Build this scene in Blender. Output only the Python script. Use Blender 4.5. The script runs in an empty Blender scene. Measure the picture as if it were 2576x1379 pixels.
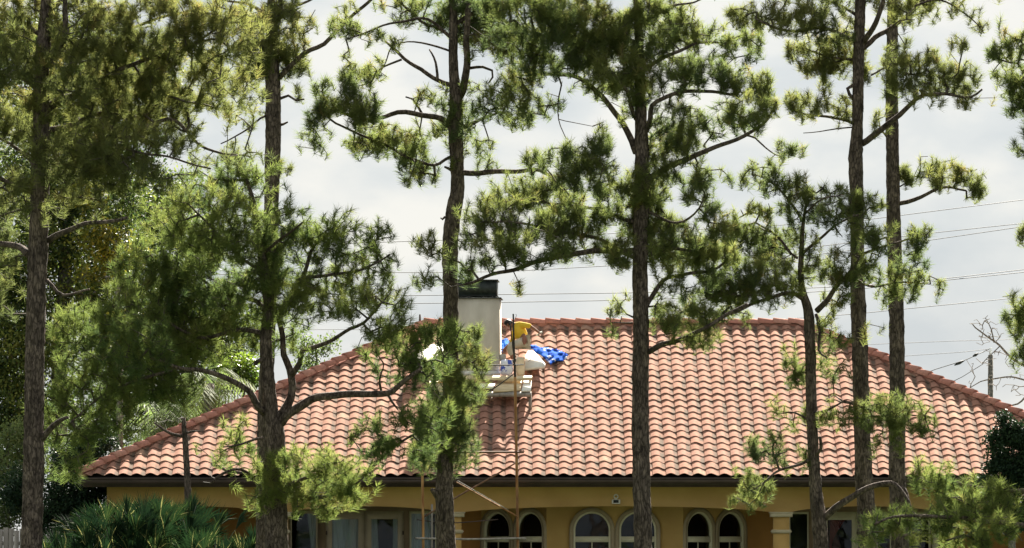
import bpy, math, random
import numpy as np
from mathutils import Vector, Matrix, noise
from mathutils.geometry import tessellate_polygon

S = bpy.context.scene
C = bpy.context.collection
random.seed(7)
rng = np.random.default_rng(7)
PI = math.pi

# ------------------------------------------------------------------ camera, world, sun, exposure
F, CX, CY, HZ = 13333.0, 1287.5, 689.5, 1367.0
CAMZ, CAMY = 1.7, -120.0
PITCH = math.atan((HZ - CY) / F)
cam_d = bpy.data.cameras.new('camera')
cam = bpy.data.objects.new('camera', cam_d)
C.objects.link(cam)
cam.location = (0, CAMY, CAMZ)
cam.rotation_euler = (PI / 2 + PITCH, 0, 0)
cam_d.sensor_width = 36.0
cam_d.lens = 36.0 * F / 2575.0
cam_d.clip_start = 1.0
cam_d.clip_end = 6000.0
S.camera = cam

SUN_DIR = Vector((0.19, 1.0, 0.79)).normalized()      # towards the sun: behind the house, a little right
SUN_EL = math.asin(SUN_DIR.z)
SUN_AZ = math.atan2(SUN_DIR.x, SUN_DIR.y)
sun_d = bpy.data.lights.new('sun', 'SUN')
sun = bpy.data.objects.new('sun', sun_d)
C.objects.link(sun)
sun_d.energy = 5.0
sun_d.angle = math.radians(0.5)
sun_d.color = (1.0, 0.93, 0.82)
sun.rotation_euler = SUN_DIR.to_track_quat('Z', 'Y').to_euler()

W = bpy.data.worlds.new('World')
S.world = W
W.use_nodes = True
wn, wl = W.node_tree.nodes, W.node_tree.links
wn.clear()
w_out = wn.new('ShaderNodeOutputWorld')
w_bg = wn.new('ShaderNodeBackground')
w_bg.inputs['Strength'].default_value = 0.1
w_sky = wn.new('ShaderNodeTexSky')
w_sky.sky_type = 'NISHITA'
w_sky.sun_disc = False
w_sky.sun_elevation = SUN_EL
w_sky.sun_rotation = SUN_AZ
w_tc = wn.new('ShaderNodeTexCoord')
w_map = wn.new('ShaderNodeMapping')
w_map.inputs['Scale'].default_value = (1.0, 1.0, 1.9)
w_map.inputs['Location'].default_value = (0.31, 0.1, 0.05)
w_n = wn.new('ShaderNodeTexNoise')
w_n.inputs['Scale'].default_value = 24.0
w_n.inputs['Detail'].default_value = 7.0
w_n.inputs['Roughness'].default_value = 0.5
w_r = wn.new('ShaderNodeValToRGB')
e = w_r.color_ramp.elements
e[0].position = 0.33; e[0].color = (0.89, 0.98, 1.06, 1)
e[1].position = 0.62; e[1].color = (1.38, 1.37, 1.31, 1)
m_ = e.new(0.5); m_.color = (1.13, 1.18, 1.20, 1)
w_mix = wn.new('ShaderNodeMixRGB')
w_mix.inputs['Fac'].default_value = 0.985
wl.new(w_tc.outputs['Generated'], w_map.inputs['Vector'])
wl.new(w_map.outputs['Vector'], w_n.inputs['Vector'])
wl.new(w_n.outputs['Fac'], w_r.inputs['Fac'])
wl.new(w_sky.outputs['Color'], w_mix.inputs['Color1'])
wl.new(w_r.outputs['Color'], w_mix.inputs['Color2'])
wl.new(w_mix.outputs['Color'], w_bg.inputs['Color'])
wl.new(w_bg.outputs['Background'], w_out.inputs['Surface'])

S.view_settings.view_transform = 'Standard'
S.view_settings.look = 'None'
S.view_settings.gamma = 1.0
S.view_settings.use_curve_mapping = False
S.view_settings.exposure = 2.6
S.cycles.max_bounces = 10
S.cycles.diffuse_bounces = 6
S.cycles.transparent_max_bounces = 8

# ------------------------------------------------------------------ measuring: a pixel of the (2575 wide) photo into a point at depth Y
_cp, _sp = math.cos(PITCH), math.sin(PITCH)
def ray(px, py):
    a, b = (px - CX) / F, -(py - CY) / F
    return Vector((a, _cp - b * _sp, _sp + b * _cp))
def P(px, py, Y):
    d = ray(px, py)
    t = (Y - CAMY) / d.y
    return Vector((d.x * t, Y, CAMZ + d.z * t))
def Q(sx, sy, Y):                      # same with pixels of the full 4030 wide photo
    return P(sx * 0.639, sy * 0.639, Y)
def sc(Y):
    return (Y - CAMY) / F

# ------------------------------------------------------------------ materials
def mat(name, col=(0.5, 0.5, 0.5), rough=0.8, spec=0.3, metal=0.0):
    m = bpy.data.materials.new(name)
    m.use_nodes = True
    b = m.node_tree.nodes['Principled BSDF']
    b.inputs['Base Color'].default_value = (*col, 1)
    b.inputs['Roughness'].default_value = rough
    b.inputs['Specular IOR Level'].default_value = spec
    b.inputs['Metallic'].default_value = metal
    return m
def nodes(m):
    return m.node_tree.nodes, m.node_tree.links, m.node_tree.nodes['Principled BSDF']
def noisy(name, c1, c2, scale=5.0, stretch=(1, 1, 1), rough=0.85, bump=0.0, bscale=None, detail=6, lo=0.35, hi=0.65, c3=None, s3=1.0, f3=0.5, spec=0.25):
    m = mat(name, c1, rough, spec)
    n, l, b = nodes(m)
    tc = n.new('ShaderNodeTexCoord'); mp = n.new('ShaderNodeMapping')
    mp.inputs['Scale'].default_value = stretch
    l.new(tc.outputs['Object'], mp.inputs['Vector'])
    t = n.new('ShaderNodeTexNoise'); t.inputs['Scale'].default_value = scale; t.inputs['Detail'].default_value = detail
    l.new(mp.outputs['Vector'], t.inputs['Vector'])
    r = n.new('ShaderNodeValToRGB')
    r.color_ramp.elements[0].position = lo; r.color_ramp.elements[0].color = (*c1, 1)
    r.color_ramp.elements[1].position = hi; r.color_ramp.elements[1].color = (*c2, 1)
    l.new(t.outputs['Fac'], r.inputs['Fac'])
    out = r.outputs['Color']
    if c3 is not None:
        t3 = n.new('ShaderNodeTexNoise'); t3.inputs['Scale'].default_value = s3; t3.inputs['Detail'].default_value = 4
        l.new(mp.outputs['Vector'], t3.inputs['Vector'])
        r3 = n.new('ShaderNodeValToRGB'); r3.color_ramp.elements[0].position = 0.5; r3.color_ramp.elements[1].position = 0.7
        r3.color_ramp.elements[1].color = (f3, f3, f3, 1)
        l.new(t3.outputs['Fac'], r3.inputs['Fac'])
        mx = n.new('ShaderNodeMixRGB'); mx.inputs['Color2'].default_value = (*c3, 1)
        l.new(r3.outputs['Color'], mx.inputs['Fac']); l.new(out, mx.inputs['Color1'])
        out = mx.outputs['Color']
    l.new(out, b.inputs['Base Color'])
    if bump:
        tb = n.new('ShaderNodeTexNoise'); tb.inputs['Scale'].default_value = bscale or scale * 2; tb.inputs['Detail'].default_value = 5
        l.new(mp.outputs['Vector'], tb.inputs['Vector'])
        bp = n.new('ShaderNodeBump'); bp.inputs['Strength'].default_value = bump; bp.inputs['Distance'].default_value = 0.03
        l.new(tb.outputs['Fac'], bp.inputs['Height']); l.new(bp.outputs['Normal'], b.inputs['Normal'])
    return m

def leafy(name, stops, transl=0.56, rough=0.75, spec=0.10, tcol=(0.93, 1.03, 0.80), brown=None):
    """foliage: colour from the per-blade attribute 'tint', half of the light let through"""
    m = bpy.data.materials.new(name); m.use_nodes = True
    n, l = m.node_tree.nodes, m.node_tree.links
    b = n['Principled BSDF']; out = n['Material Output']
    at = n.new('ShaderNodeAttribute'); at.attribute_name = 'tint'
    r = n.new('ShaderNodeValToRGB')
    els = r.color_ramp.elements
    els[0].position = stops[0][0]; els[0].color = (*stops[0][1], 1)
    els[1].position = stops[-1][0]; els[1].color = (*stops[-1][1], 1)
    for p, c in stops[1:-1]:
        q = els.new(p); q.color = (*c, 1)
    l.new(at.outputs['Fac'], r.inputs['Fac'])
    b.inputs['Roughness'].default_value = rough
    b.inputs['Specular IOR Level'].default_value = spec
    l.new(r.outputs['Color'], b.inputs['Base Color'])
    tr = n.new('ShaderNodeBsdfTranslucent')
    mu = n.new('ShaderNodeMixRGB'); mu.blend_type = 'MULTIPLY'; mu.inputs['Fac'].default_value = 1.0
    mu.inputs['Color2'].default_value = (*tcol, 1)
    l.new(r.outputs['Color'], mu.inputs['Color1']); l.new(mu.outputs['Color'], tr.inputs['Color'])
    mx = n.new('ShaderNodeMixShader'); mx.inputs['Fac'].default_value = transl
    l.new(b.outputs['BSDF'], mx.inputs[1]); l.new(tr.outputs['BSDF'], mx.inputs[2])
    l.new(mx.outputs['Shader'], out.inputs['Surface'])
    return m

M = {}
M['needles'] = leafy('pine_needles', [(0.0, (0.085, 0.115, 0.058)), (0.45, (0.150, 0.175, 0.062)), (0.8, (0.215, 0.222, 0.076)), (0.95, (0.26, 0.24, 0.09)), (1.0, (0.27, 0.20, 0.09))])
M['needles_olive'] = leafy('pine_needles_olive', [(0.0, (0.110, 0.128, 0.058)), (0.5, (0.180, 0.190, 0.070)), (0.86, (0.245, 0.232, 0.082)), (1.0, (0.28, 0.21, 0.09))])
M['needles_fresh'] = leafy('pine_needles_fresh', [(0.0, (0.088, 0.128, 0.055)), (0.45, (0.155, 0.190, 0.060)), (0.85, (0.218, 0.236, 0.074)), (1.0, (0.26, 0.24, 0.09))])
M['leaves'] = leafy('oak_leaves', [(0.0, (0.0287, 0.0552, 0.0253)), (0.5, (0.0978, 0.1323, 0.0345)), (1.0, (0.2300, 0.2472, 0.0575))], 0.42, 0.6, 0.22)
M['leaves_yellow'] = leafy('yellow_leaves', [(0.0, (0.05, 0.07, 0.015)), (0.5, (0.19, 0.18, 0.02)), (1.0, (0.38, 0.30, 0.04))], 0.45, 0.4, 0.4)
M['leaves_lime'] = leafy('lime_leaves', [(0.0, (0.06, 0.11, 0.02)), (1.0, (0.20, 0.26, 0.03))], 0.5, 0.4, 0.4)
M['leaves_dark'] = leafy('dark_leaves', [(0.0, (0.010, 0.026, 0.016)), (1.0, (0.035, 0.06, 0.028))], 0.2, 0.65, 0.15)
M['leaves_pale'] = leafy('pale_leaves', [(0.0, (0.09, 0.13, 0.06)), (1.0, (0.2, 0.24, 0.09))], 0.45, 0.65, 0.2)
M['palmetto'] = leafy('palmetto_blades', [(0.0, (0.008, 0.018, 0.011)), (0.6, (0.016, 0.036, 0.015)), (0.90, (0.060, 0.085, 0.028)), (1.0, (0.30, 0.27, 0.12))], 0.25, 0.8, 0.08)

def bark_mat(name, dark, mid, light, sc_=9.0):
    m = mat(name, mid, 0.95, 0.1)
    n, l, b = nodes(m)
    tc = n.new('ShaderNodeTexCoord'); mp = n.new('ShaderNodeMapping'); mp.inputs['Scale'].default_value = (1, 1, 0.28)
    l.new(tc.outputs['Object'], mp.inputs['Vector'])
    v = n.new('ShaderNodeTexVoronoi'); v.feature = 'DISTANCE_TO_EDGE'; v.inputs['Scale'].default_value = sc_ * 2.6
    nz = n.new('ShaderNodeTexNoise'); nz.inputs['Scale'].default_value = sc_; nz.inputs['Detail'].default_value = 8
    nz.inputs['Roughness'].default_value = 0.7
    ad = n.new('ShaderNodeMixRGB'); ad.inputs['Fac'].default_value = 0.12
    l.new(mp.outputs['Vector'], ad.inputs['Color1']); l.new(nz.outputs['Color'], ad.inputs['Color2'])
    l.new(ad.outputs['Color'], v.inputs['Vector']); l.new(mp.outputs['Vector'], nz.inputs['Vector'])
    r = n.new('ShaderNodeValToRGB')
    r.color_ramp.elements[0].position = 0.32; r.color_ramp.elements[0].color = (*mid, 1)
    r.color_ramp.elements[1].position = 0.68; r.color_ramp.elements[1].color = (*light, 1)
    l.new(nz.outputs['Fac'], r.inputs['Fac'])
    r2 = n.new('ShaderNodeValToRGB')
    r2.color_ramp.elements[0].position = 0.0; r2.color_ramp.elements[0].color = (.45, .45, .45, 1)
    r2.color_ramp.elements[1].position = 0.12
    l.new(v.outputs['Distance'], r2.inputs['Fac'])
    mx = n.new('ShaderNodeMixRGB'); mx.inputs['Color1'].default_value = (*dark, 1)
    l.new(r2.outputs['Color'], mx.inputs['Fac']); l.new(r.outputs['Color'], mx.inputs['Color2'])
    l.new(mx.outputs['Color'], b.inputs['Base Color'])
    n4 = n.new('ShaderNodeTexNoise'); n4.inputs['Scale'].default_value = sc_ * .55; n4.inputs['Detail'].default_value = 5
    l.new(tc.outputs['Object'], n4.inputs['Vector'])
    r4 = n.new('ShaderNodeValToRGB'); r4.color_ramp.elements[0].position = 0.52; r4.color_ramp.elements[1].position = 0.68; r4.color_ramp.elements[1].color = (.75, .75, .75, 1)
    l.new(n4.outputs['Fac'], r4.inputs['Fac'])
    m4 = n.new('ShaderNodeMixRGB'); m4.inputs['Color2'].default_value = (*[c * 1.25 for c in light], 1)
    ml = n.new('ShaderNodeMath'); ml.operation = 'MULTIPLY'; l.new(r4.outputs['Color'], ml.inputs[0]); l.new(r2.outputs['Color'], ml.inputs[1])
    l.new(ml.outputs['Value'], m4.inputs['Fac']); l.new(mx.outputs['Color'], m4.inputs['Color1']); l.new(m4.outputs['Color'], b.inputs['Base Color'])
    bp = n.new('ShaderNodeBump'); bp.inputs['Strength'].default_value = 0.9; bp.inputs['Distance'].default_value = 0.03
    sm = n.new('ShaderNodeMath'); sm.operation = 'MULTIPLY_ADD'; sm.inputs[1].default_value = 0.5
    l.new(nz.outputs['Fac'], sm.inputs[0]); l.new(r2.outputs['Color'], sm.inputs[2])
    l.new(sm.outputs['Value'], bp.inputs['Height']); l.new(bp.outputs['Normal'], b.inputs['Normal'])
    return m
M['bark'] = bark_mat('pine_bark', (0.010, 0.008, 0.008), (0.038, 0.030, 0.027), (0.165, 0.130, 0.108))
M['bark_grey'] = bark_mat('grey_bark', (0.03, 0.028, 0.025), (0.13, 0.12, 0.105), (0.3, 0.28, 0.25), 12)
M['twig'] = noisy('twig', (0.035, 0.028, 0.022), (0.10, 0.085, 0.065), 6, rough=0.95)
M['twig_pale'] = noisy('twig_pale', (0.12, 0.11, 0.10), (0.26, 0.24, 0.22), 6, rough=0.95)

def tile_mat(name, cols, stain=0.85):
    m = mat(name, cols[0], 0.95, 0.03)
    n, l, b = nodes(m)
    at = n.new('ShaderNodeAttribute'); at.attribute_name = 'tint'
    r = n.new('ShaderNodeValToRGB'); els = r.color_ramp.elements
    els[0].color = (*cols[0], 1); els[1].color = (*cols[-1], 1)
    for i, c in enumerate(cols[1:-1]):
        q = els.new((i + 1) / (len(cols) - 1)); q.color = (*c, 1)
    l.new(at.outputs['Fac'], r.inputs['Fac'])
    geo = n.new('ShaderNodeNewGeometry')
    nz = n.new('ShaderNodeTexNoise'); nz.inputs['Scale'].default_value = 14.0; nz.inputs['Detail'].default_value = 6
    l.new(geo.outputs['Position'], nz.inputs['Vector'])
    mot = n.new('ShaderNodeMapRange'); mot.inputs['From Min'].default_value = 0.3; mot.inputs['From Max'].default_value = 0.7
    mot.inputs['To Min'].default_value = 0.82; mot.inputs['To Max'].default_value = 1.12
    l.new(nz.outputs['Fac'], mot.inputs['Value'])
    mu = n.new('ShaderNodeMixRGB'); mu.blend_type = 'MULTIPLY'; mu.inputs['Fac'].default_value = 1
    l.new(r.outputs['Color'], mu.inputs['Color1']); l.new(mot.outputs['Result'], mu.inputs['Color2'])
    # lichen and dirt that gathers in the troughs
    u = n.new('ShaderNodeAttribute'); u.attribute_name = 'across'
    ur = n.new('ShaderNodeValToRGB'); ue = ur.color_ramp.elements
    ue[0].position = 0.54; ue[0].color = (0, 0, 0, 1); ue[1].position = 0.70; ue[1].color = (1, 1, 1, 1)
    q = ue.new(0.92); q.color = (1, 1, 1, 1); q = ue.new(0.99); q.color = (0.2, 0.2, 0.2, 1)
    l.new(u.outputs['Fac'], ur.inputs['Fac'])
    n2 = n.new('ShaderNodeTexNoise'); n2.inputs['Scale'].default_value = 2.6; n2.inputs['Detail'].default_value = 5; n2.inputs['Roughness'].default_value = 0.65
    l.new(geo.outputs['Position'], n2.inputs['Vector'])
    nr = n.new('ShaderNodeMapRange'); nr.inputs['From Min'].default_value = 0.36; nr.inputs['From Max'].default_value = 0.56; nr.inputs['To Max'].default_value = stain
    nr.clamp = True
    l.new(n2.outputs['Fac'], nr.inputs['Value'])
    mm = n.new('ShaderNodeMath'); mm.operation = 'MULTIPLY'
    l.new(ur.outputs['Color'], mm.inputs[0]); l.new(nr.outputs['Result'], mm.inputs[1])
    st = n.new('ShaderNodeMixRGB'); st.inputs['Color2'].default_value = (0.10, 0.085, 0.066, 1)
    l.new(mm.outputs['Value'], st.inputs['Fac']); l.new(mu.outputs['Color'], st.inputs['Color1'])
    # dark specks
    n3 = n.new('ShaderNodeTexNoise'); n3.inputs['Scale'].default_value = 38; n3.inputs['Detail'].default_value = 3
    l.new(geo.outputs['Position'], n3.inputs['Vector'])
    sr = n.new('ShaderNodeMapRange'); sr.inputs['From Min'].default_value = 0.66; sr.inputs['From Max'].default_value = 0.74; sr.inputs['To Max'].default_value = 0.6
    l.new(n3.outputs['Fac'], sr.inputs['Value'])
    sp = n.new('ShaderNodeMixRGB'); sp.inputs['Color2'].default_value = (0.13, 0.09, 0.07, 1)
    l.new(sr.outputs['Result'], sp.inputs['Fac']); l.new(st.outputs['Color'], sp.inputs['Color1'])
    l.new(sp.outputs['Color'], b.inputs['Base Color'])
    return m
M['tile'] = tile_mat('clay_tile', [(0.288, 0.152, 0.110), (0.304, 0.162, 0.117), (0.320, 0.170, 0.119), (0.318, 0.177, 0.134), (0.36, 0.225, 0.155)])
M['ridge'] = tile_mat('ridge_clay', [(0.36, 0.160, 0.120), (0.42, 0.20, 0.155), (0.45, 0.235, 0.18)], 0.4)
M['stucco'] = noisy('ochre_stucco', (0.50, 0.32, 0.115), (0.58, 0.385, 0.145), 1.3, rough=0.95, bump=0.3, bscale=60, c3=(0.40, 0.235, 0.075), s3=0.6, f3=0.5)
M['stucco_shaded'] = noisy('shaded_stucco', (0.34, 0.17, 0.05), (0.40, 0.205, 0.065), 1.3, rough=0.95, bump=0.3, bscale=60)  # the ochre stucco again, darkened in its colour to stand for shade
M['trim'] = noisy('cream_trim', (0.50, 0.43, 0.30), (0.60, 0.53, 0.38), 3, rough=0.85, bump=0.15, bscale=30)
M['band'] = noisy('taupe_band', (0.31, 0.25, 0.165), (0.37, 0.30, 0.2), 3, rough=0.9)
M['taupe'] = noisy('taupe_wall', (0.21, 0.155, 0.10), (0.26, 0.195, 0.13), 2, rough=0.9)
M['frame'] = noisy('painted_frame', (0.60, 0.56, 0.41), (0.68, 0.64, 0.48), 4, rough=0.6)
M['doorframe'] = noisy('door_frame_paint', (0.46, 0.39, 0.30), (0.54, 0.46, 0.36), 4, rough=0.6)
M['gutter'] = noisy('brown_gutter', (0.045, 0.030, 0.024), (0.075, 0.050, 0.042), 3, rough=0.5, spec=0.4)
M['underlay'] = mat('roof_underlay', (0.02, 0.014, 0.012), 0.95)
M['chimney'] = noisy('chimney_render', (0.47, 0.425, 0.345), (0.58, 0.53, 0.44), 1.6, (1.6, 1.6, .7), rough=0.95, bump=0.25, bscale=40, c3=(0.42, 0.38, 0.31), s3=1.5, f3=0.6)
M['black'] = noisy('black_metal', (0.006, 0.010, 0.009), (0.02, 0.03, 0.026), 12, rough=0.5, spec=0.4)
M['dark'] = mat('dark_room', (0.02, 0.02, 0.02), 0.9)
M['curtain'] = noisy('grey_curtain', (0.50, 0.54, 0.55), (0.74, 0.78, 0.80), 3, (3, 1, 0.4), rough=0.9)
M['red_reflection'] = noisy('red_reflection', (0.30, 0.05, 0.05), (0.42, 0.09, 0.08), 3, rough=0.9)
M['white_paint'] = noisy('white_paint', (0.66, 0.65, 0.60), (0.78, 0.77, 0.72), 3, rough=0.6)
M['wood_orange'] = noisy('weathered_orange_wood', (0.20, 0.085, 0.030), (0.42, 0.24, 0.10), 3, (4, 4, 0.8), rough=0.85, c3=(0.12, 0.06, 0.035), s3=2.0, f3=0.8)
M['wood_pale'] = noisy('pale_wood', (0.52, 0.40, 0.23), (0.68, 0.56, 0.36), 3, (1, 4, 4), rough=0.85)
M['wood_grey'] = noisy('grey_wood', (0.20, 0.18, 0.155), (0.36, 0.33, 0.29), 2, (6, 6, 0.5), rough=0.95, bump=0.3, bscale=8)
M['rust'] = noisy('rusty_steel', (0.09, 0.045, 0.03), (0.20, 0.12, 0.08), 9, rough=0.8)
M['dark_pole'] = noisy('dark_pole', (0.018, 0.017, 0.016), (0.07, 0.065, 0.055), 4, (4, 4, 0.7), rough=0.8)
M['cable'] = mat('cable', (0.035, 0.035, 0.035), 0.7)
M['yellow'] = noisy('yellow_shirt', (0.62, 0.40, 0.03), (0.72, 0.50, 0.06), 6, rough=0.9, bump=0.3, bscale=9)
M['khaki'] = noisy('khaki_trousers', (0.42, 0.37, 0.29), (0.54, 0.48, 0.38), 8, rough=0.95, bump=0.3, bscale=14)
M['skin'] = noisy('skin', (0.22, 0.10, 0.06), (0.27, 0.13, 0.08), 6, rough=0.6)
M['hair'] = mat('hair', (0.015, 0.012, 0.012), 0.6)
M['patch'] = noisy('brown_patch', (0.22, 0.10, 0.075), (0.30, 0.15, 0.11), 10, rough=0.9)
M['foam'] = noisy('white_board', (0.72, 0.69, 0.60), (0.80, 0.77, 0.68), 4, rough=0.8)
M['sack'] = noisy('paper_sack', (0.55, 0.45, 0.30), (0.68, 0.58, 0.42), 5, rough=0.9, bump=0.4, bscale=9)
M['boot'] = mat('boot', (0.05, 0.04, 0.035), 0.8)
M['grass'] = noisy('lawn', (0.030, 0.050, 0.016), (0.062, 0.075, 0.026), 0.9, rough=0.95, bump=0.5, bscale=25)
M['stone'] = noisy('grey_stone', (0.33, 0.30, 0.26), (0.45, 0.42, 0.37), 7, rough=0.9)

def blotch(name, base, dark, white, scale, wh=0.56):
    m = mat(name, base, 0.95, 0.03)
    n, l, b = nodes(m)
    tc = n.new('ShaderNodeTexCoord')
    t = n.new('ShaderNodeTexNoise'); t.inputs['Scale'].default_value = scale; t.inputs['Detail'].default_value = 2.5; t.inputs['Distortion'].default_value = 0.5
    l.new(tc.outputs['Object'], t.inputs['Vector'])
    r = n.new('ShaderNodeValToRGB'); r.color_ramp.interpolation = 'CONSTANT'; els = r.color_ramp.elements
    els[0].position = 0.0; els[0].color = (*dark, 1); els[1].position = 0.40; els[1].color = (*base, 1)
    q = els.new(wh); q.color = (*white, 1)
    l.new(t.outputs['Fac'], r.inputs['Fac']); l.new(r.outputs['Color'], b.inputs['Base Color'])
    return m
M['blue_cloth'] = blotch('blue_white_cloth', (0.02, 0.10, 0.50), (0.012, 0.03, 0.25), (0.50, 0.54, 0.64), 3.0, 0.59)
M['blue_bag'] = blotch('blue_white_bag', (0.66, 0.69, 0.78), (0.08, 0.12, 0.46), (0.74, 0.76, 0.82), 8.0)
M['blue'] = noisy('blue_plastic', (0.02, 0.10, 0.44), (0.04, 0.16, 0.54), 4, rough=0.95, spec=0.03)

def glass_mat():
    m = bpy.data.materials.new('window_glass'); m.use_nodes = True
    n, l = m.node_tree.nodes, m.node_tree.links
    n.remove(n['Principled BSDF'])
    tr = n.new('ShaderNodeBsdfTransparent'); tr.inputs['Color'].default_value = (0.72, 0.78, 0.80, 1)
    gl = n.new('ShaderNodeBsdfGlossy'); gl.inputs['Roughness'].default_value = 0.03; gl.inputs['Color'].default_value = (0.8, 0.85, 0.9, 1)
    fr = n.new('ShaderNodeFresnel'); fr.inputs['IOR'].default_value = 1.38
    tc = n.new('ShaderNodeTexCoord'); nz = n.new('ShaderNodeTexNoise'); nz.inputs['Scale'].default_value = 1.3
    bp = n.new('ShaderNodeBump'); bp.inputs['Strength'].default_value = 0.15; bp.inputs['Distance'].default_value = 0.05
    l.new(tc.outputs['Object'], nz.inputs['Vector']); l.new(nz.outputs['Fac'], bp.inputs['Height']); l.new(bp.outputs['Normal'], gl.inputs['Normal'])
    mx = n.new('ShaderNodeMixShader')
    l.new(fr.outputs['Fac'], mx.inputs['Fac']); l.new(tr.outputs['BSDF'], mx.inputs[1]); l.new(gl.outputs['BSDF'], mx.inputs[2])
    l.new(mx.outputs['Shader'], n['Material Output'].inputs['Surface'])
    return m
M['glass'] = glass_mat()

# ------------------------------------------------------------------ mesh helpers
class MB:
    """collects faces; build() links them as one mesh object"""
    def __init__(s):
        s.v = []; s.f = []; s.n = 0; s.tint = []; s.across = []
    def add(s, verts, faces, tint=None, across=None):
        verts = np.asarray(verts, dtype=np.float32).reshape(-1, 3)
        s.v.append(verts)
        for fa in faces:
            fa = np.asarray(fa, dtype=np.int32)
            s.f.append(fa + s.n)
        s.n += len(verts)
        s.tint.append(np.full(len(verts), 0.5, np.float32) if tint is None else np.broadcast_to(np.asarray(tint, np.float32), (len(verts),)))
        s.across.append(np.zeros(len(verts), np.float32) if across is None else np.asarray(across, np.float32))
    def box(s, c, sz, rot=None, tint=None):
        x, y, z = sz[0] / 2, sz[1] / 2, sz[2] / 2
        vs = [Vector((a * x, b * y, d * z)) for a in (-1, 1) for b in (-1, 1) for d in (-1, 1)]
        if rot is not None: vs = [rot @ v for v in vs]
        vs = [v + Vector(c) for v in vs]
        s.add([v[:] for v in vs], [[(0, 1, 3, 2), (4, 6, 7, 5), (0, 4, 5, 1), (2, 3, 7, 6), (0, 2, 6, 4), (1, 5, 7, 3)]], tint)
    def tube(s, pts, rad, sides=6, cap=True, wob=0.0, tint=None):
        pts = np.asarray([p[:] for p in pts], dtype=np.float64); k = len(pts)
        rad = np.broadcast_to(np.asarray(rad, dtype=np.float64), (k,))
        tan = np.gradient(pts, axis=0); tan /= np.linalg.norm(tan, axis=1)[:, None] + 1e-9
        ref = np.array([0, 1, 0.0]) if abs(tan[0][1]) < 0.8 else np.array([1.0, 0, 0])
        a = np.cross(tan, ref); a /= np.linalg.norm(a, axis=1)[:, None] + 1e-9
        b = np.cross(tan, a)
        th = np.linspace(0, 2 * PI, sides, endpoint=False)
        R = rad[:, None] * np.ones((1, sides))
        if wob:
            nz = np.array([[noise.noise((math.cos(t) * 2.3 + 7 * wob, math.sin(t) * 2.3, p[2] * 1.6 + p[0])) * 0.5 + noise.noise((math.cos(t) * 5, math.sin(t) * 5, p[2] * 6 + p[0])) for t in th] for p in pts])
            R = R * (1 + wob * nz)
        v = pts[:, None, :] + R[..., None] * (np.cos(th)[None, :, None] * a[:, None, :] + np.sin(th)[None, :, None] * b[:, None, :])
        i = np.arange(k - 1)[:, None] * sides; j = np.arange(sides)[None, :]; j2 = (j + 1) % sides
        q = np.stack([i + j, i + j2, i + sides + j2, i + sides + j], -1).reshape(-1, 4)
        fs = [q]
        if cap: fs += [[tuple(range(sides))[::-1]], [tuple((k - 1) * sides + x for x in range(sides))]]
        s.add(v.reshape(-1, 3), fs, tint)
    def prism(s, pts, d):
        """polygon (list of Vectors) pushed along vector d"""
        n = len(pts); d = Vector(d)
        v = [p[:] for p in pts] + [(p + d)[:] for p in pts]
        s.add(v, [[tuple(range(n))], [tuple(range(2 * n - 1, n - 1, -1))], [(i, i + n, (i + 1) % n + n, (i + 1) % n) for i in range(n)]])
    def build(s, name, m, parent=None, smooth=False, attrs=False):
        me = bpy.data.meshes.new(name)
        V = np.concatenate(s.v) if s.v else np.zeros((0, 3), np.float32)
        me.vertices.add(len(V)); me.vertices.foreach_set('co', V.ravel())
        loops = np.concatenate([f.ravel() for f in s.f]); tot = np.concatenate([np.full(len(f), f.shape[1], np.int32) for f in s.f])
        me.loops.add(len(loops)); me.loops.foreach_set('vertex_index', loops)
        me.polygons.add(len(tot)); me.polygons.foreach_set('loop_start', np.concatenate([[0], np.cumsum(tot)[:-1]]).astype(np.int32))
        me.polygons.foreach_set('loop_total', tot)
        if smooth: me.polygons.foreach_set('use_smooth', np.ones(len(tot), bool))
        me.update(calc_edges=True)
        if attrs:
            for nm, dat in (('tint', s.tint), ('across', s.across)):
                a = me.attributes.new(nm, 'FLOAT', 'POINT'); a.data.foreach_set('value', np.concatenate(dat))
        if m is not None: me.materials.append(m)
        o = bpy.data.objects.new(name, me); C.objects.link(o)
        if parent is not None: o.parent = parent
        return o

def tag(o, label=None, cat=None, group=None, kind=None):
    for k, v in (('label', label), ('category', cat), ('group', group), ('kind', kind)):
        if v: o[k] = v
    return o
def empty(name, loc=(0, 0, 0), parent=None):
    o = bpy.data.objects.new(name, None); C.objects.link(o); o.location = loc; o.empty_display_size = 0.3
    if parent is not None: o.parent = parent
    return o
def reorigin(root, loc):
    """move the origin of an Empty to the thing's base while its parts stay where they are"""
    root.location = loc
    for ch in root.children: ch.location = ch.location - Vector(loc)
    return root
def spline(pts, rad, step):
    """Catmull-Rom through points, resampled at about step metres"""
    pts = [Vector(p) for p in pts]; out = []; r = []
    ext = [pts[0] * 2 - pts[1]] + pts + [pts[-1] * 2 - pts[-2]]
    for i in range(len(pts) - 1):
        p0, p1, p2, p3 = ext[i:i + 4]
        k = max(1, int((p2 - p1).length / step))
        for j in range(k):
            t = j / k
            out.append(0.5 * ((2 * p1) + (p2 - p0) * t + (2 * p0 - 5 * p1 + 4 * p2 - p3) * t * t + (3 * p1 - p0 - 3 * p2 + p3) * t ** 3))
            r.append(rad[i] * (1 - t) + rad[i + 1] * t)
    out.append(pts[-1]); r.append(rad[-1])
    return out, r

# ------------------------------------------------------------------ ground
g = MB(); g.add([(-900, -300, 0), (900, -300, 0), (900, 1500, 0), (-900, 1500, 0)], [[(0, 1, 2, 3)]])
tag(g.build('ground', M['grass']), kind='structure')

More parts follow.
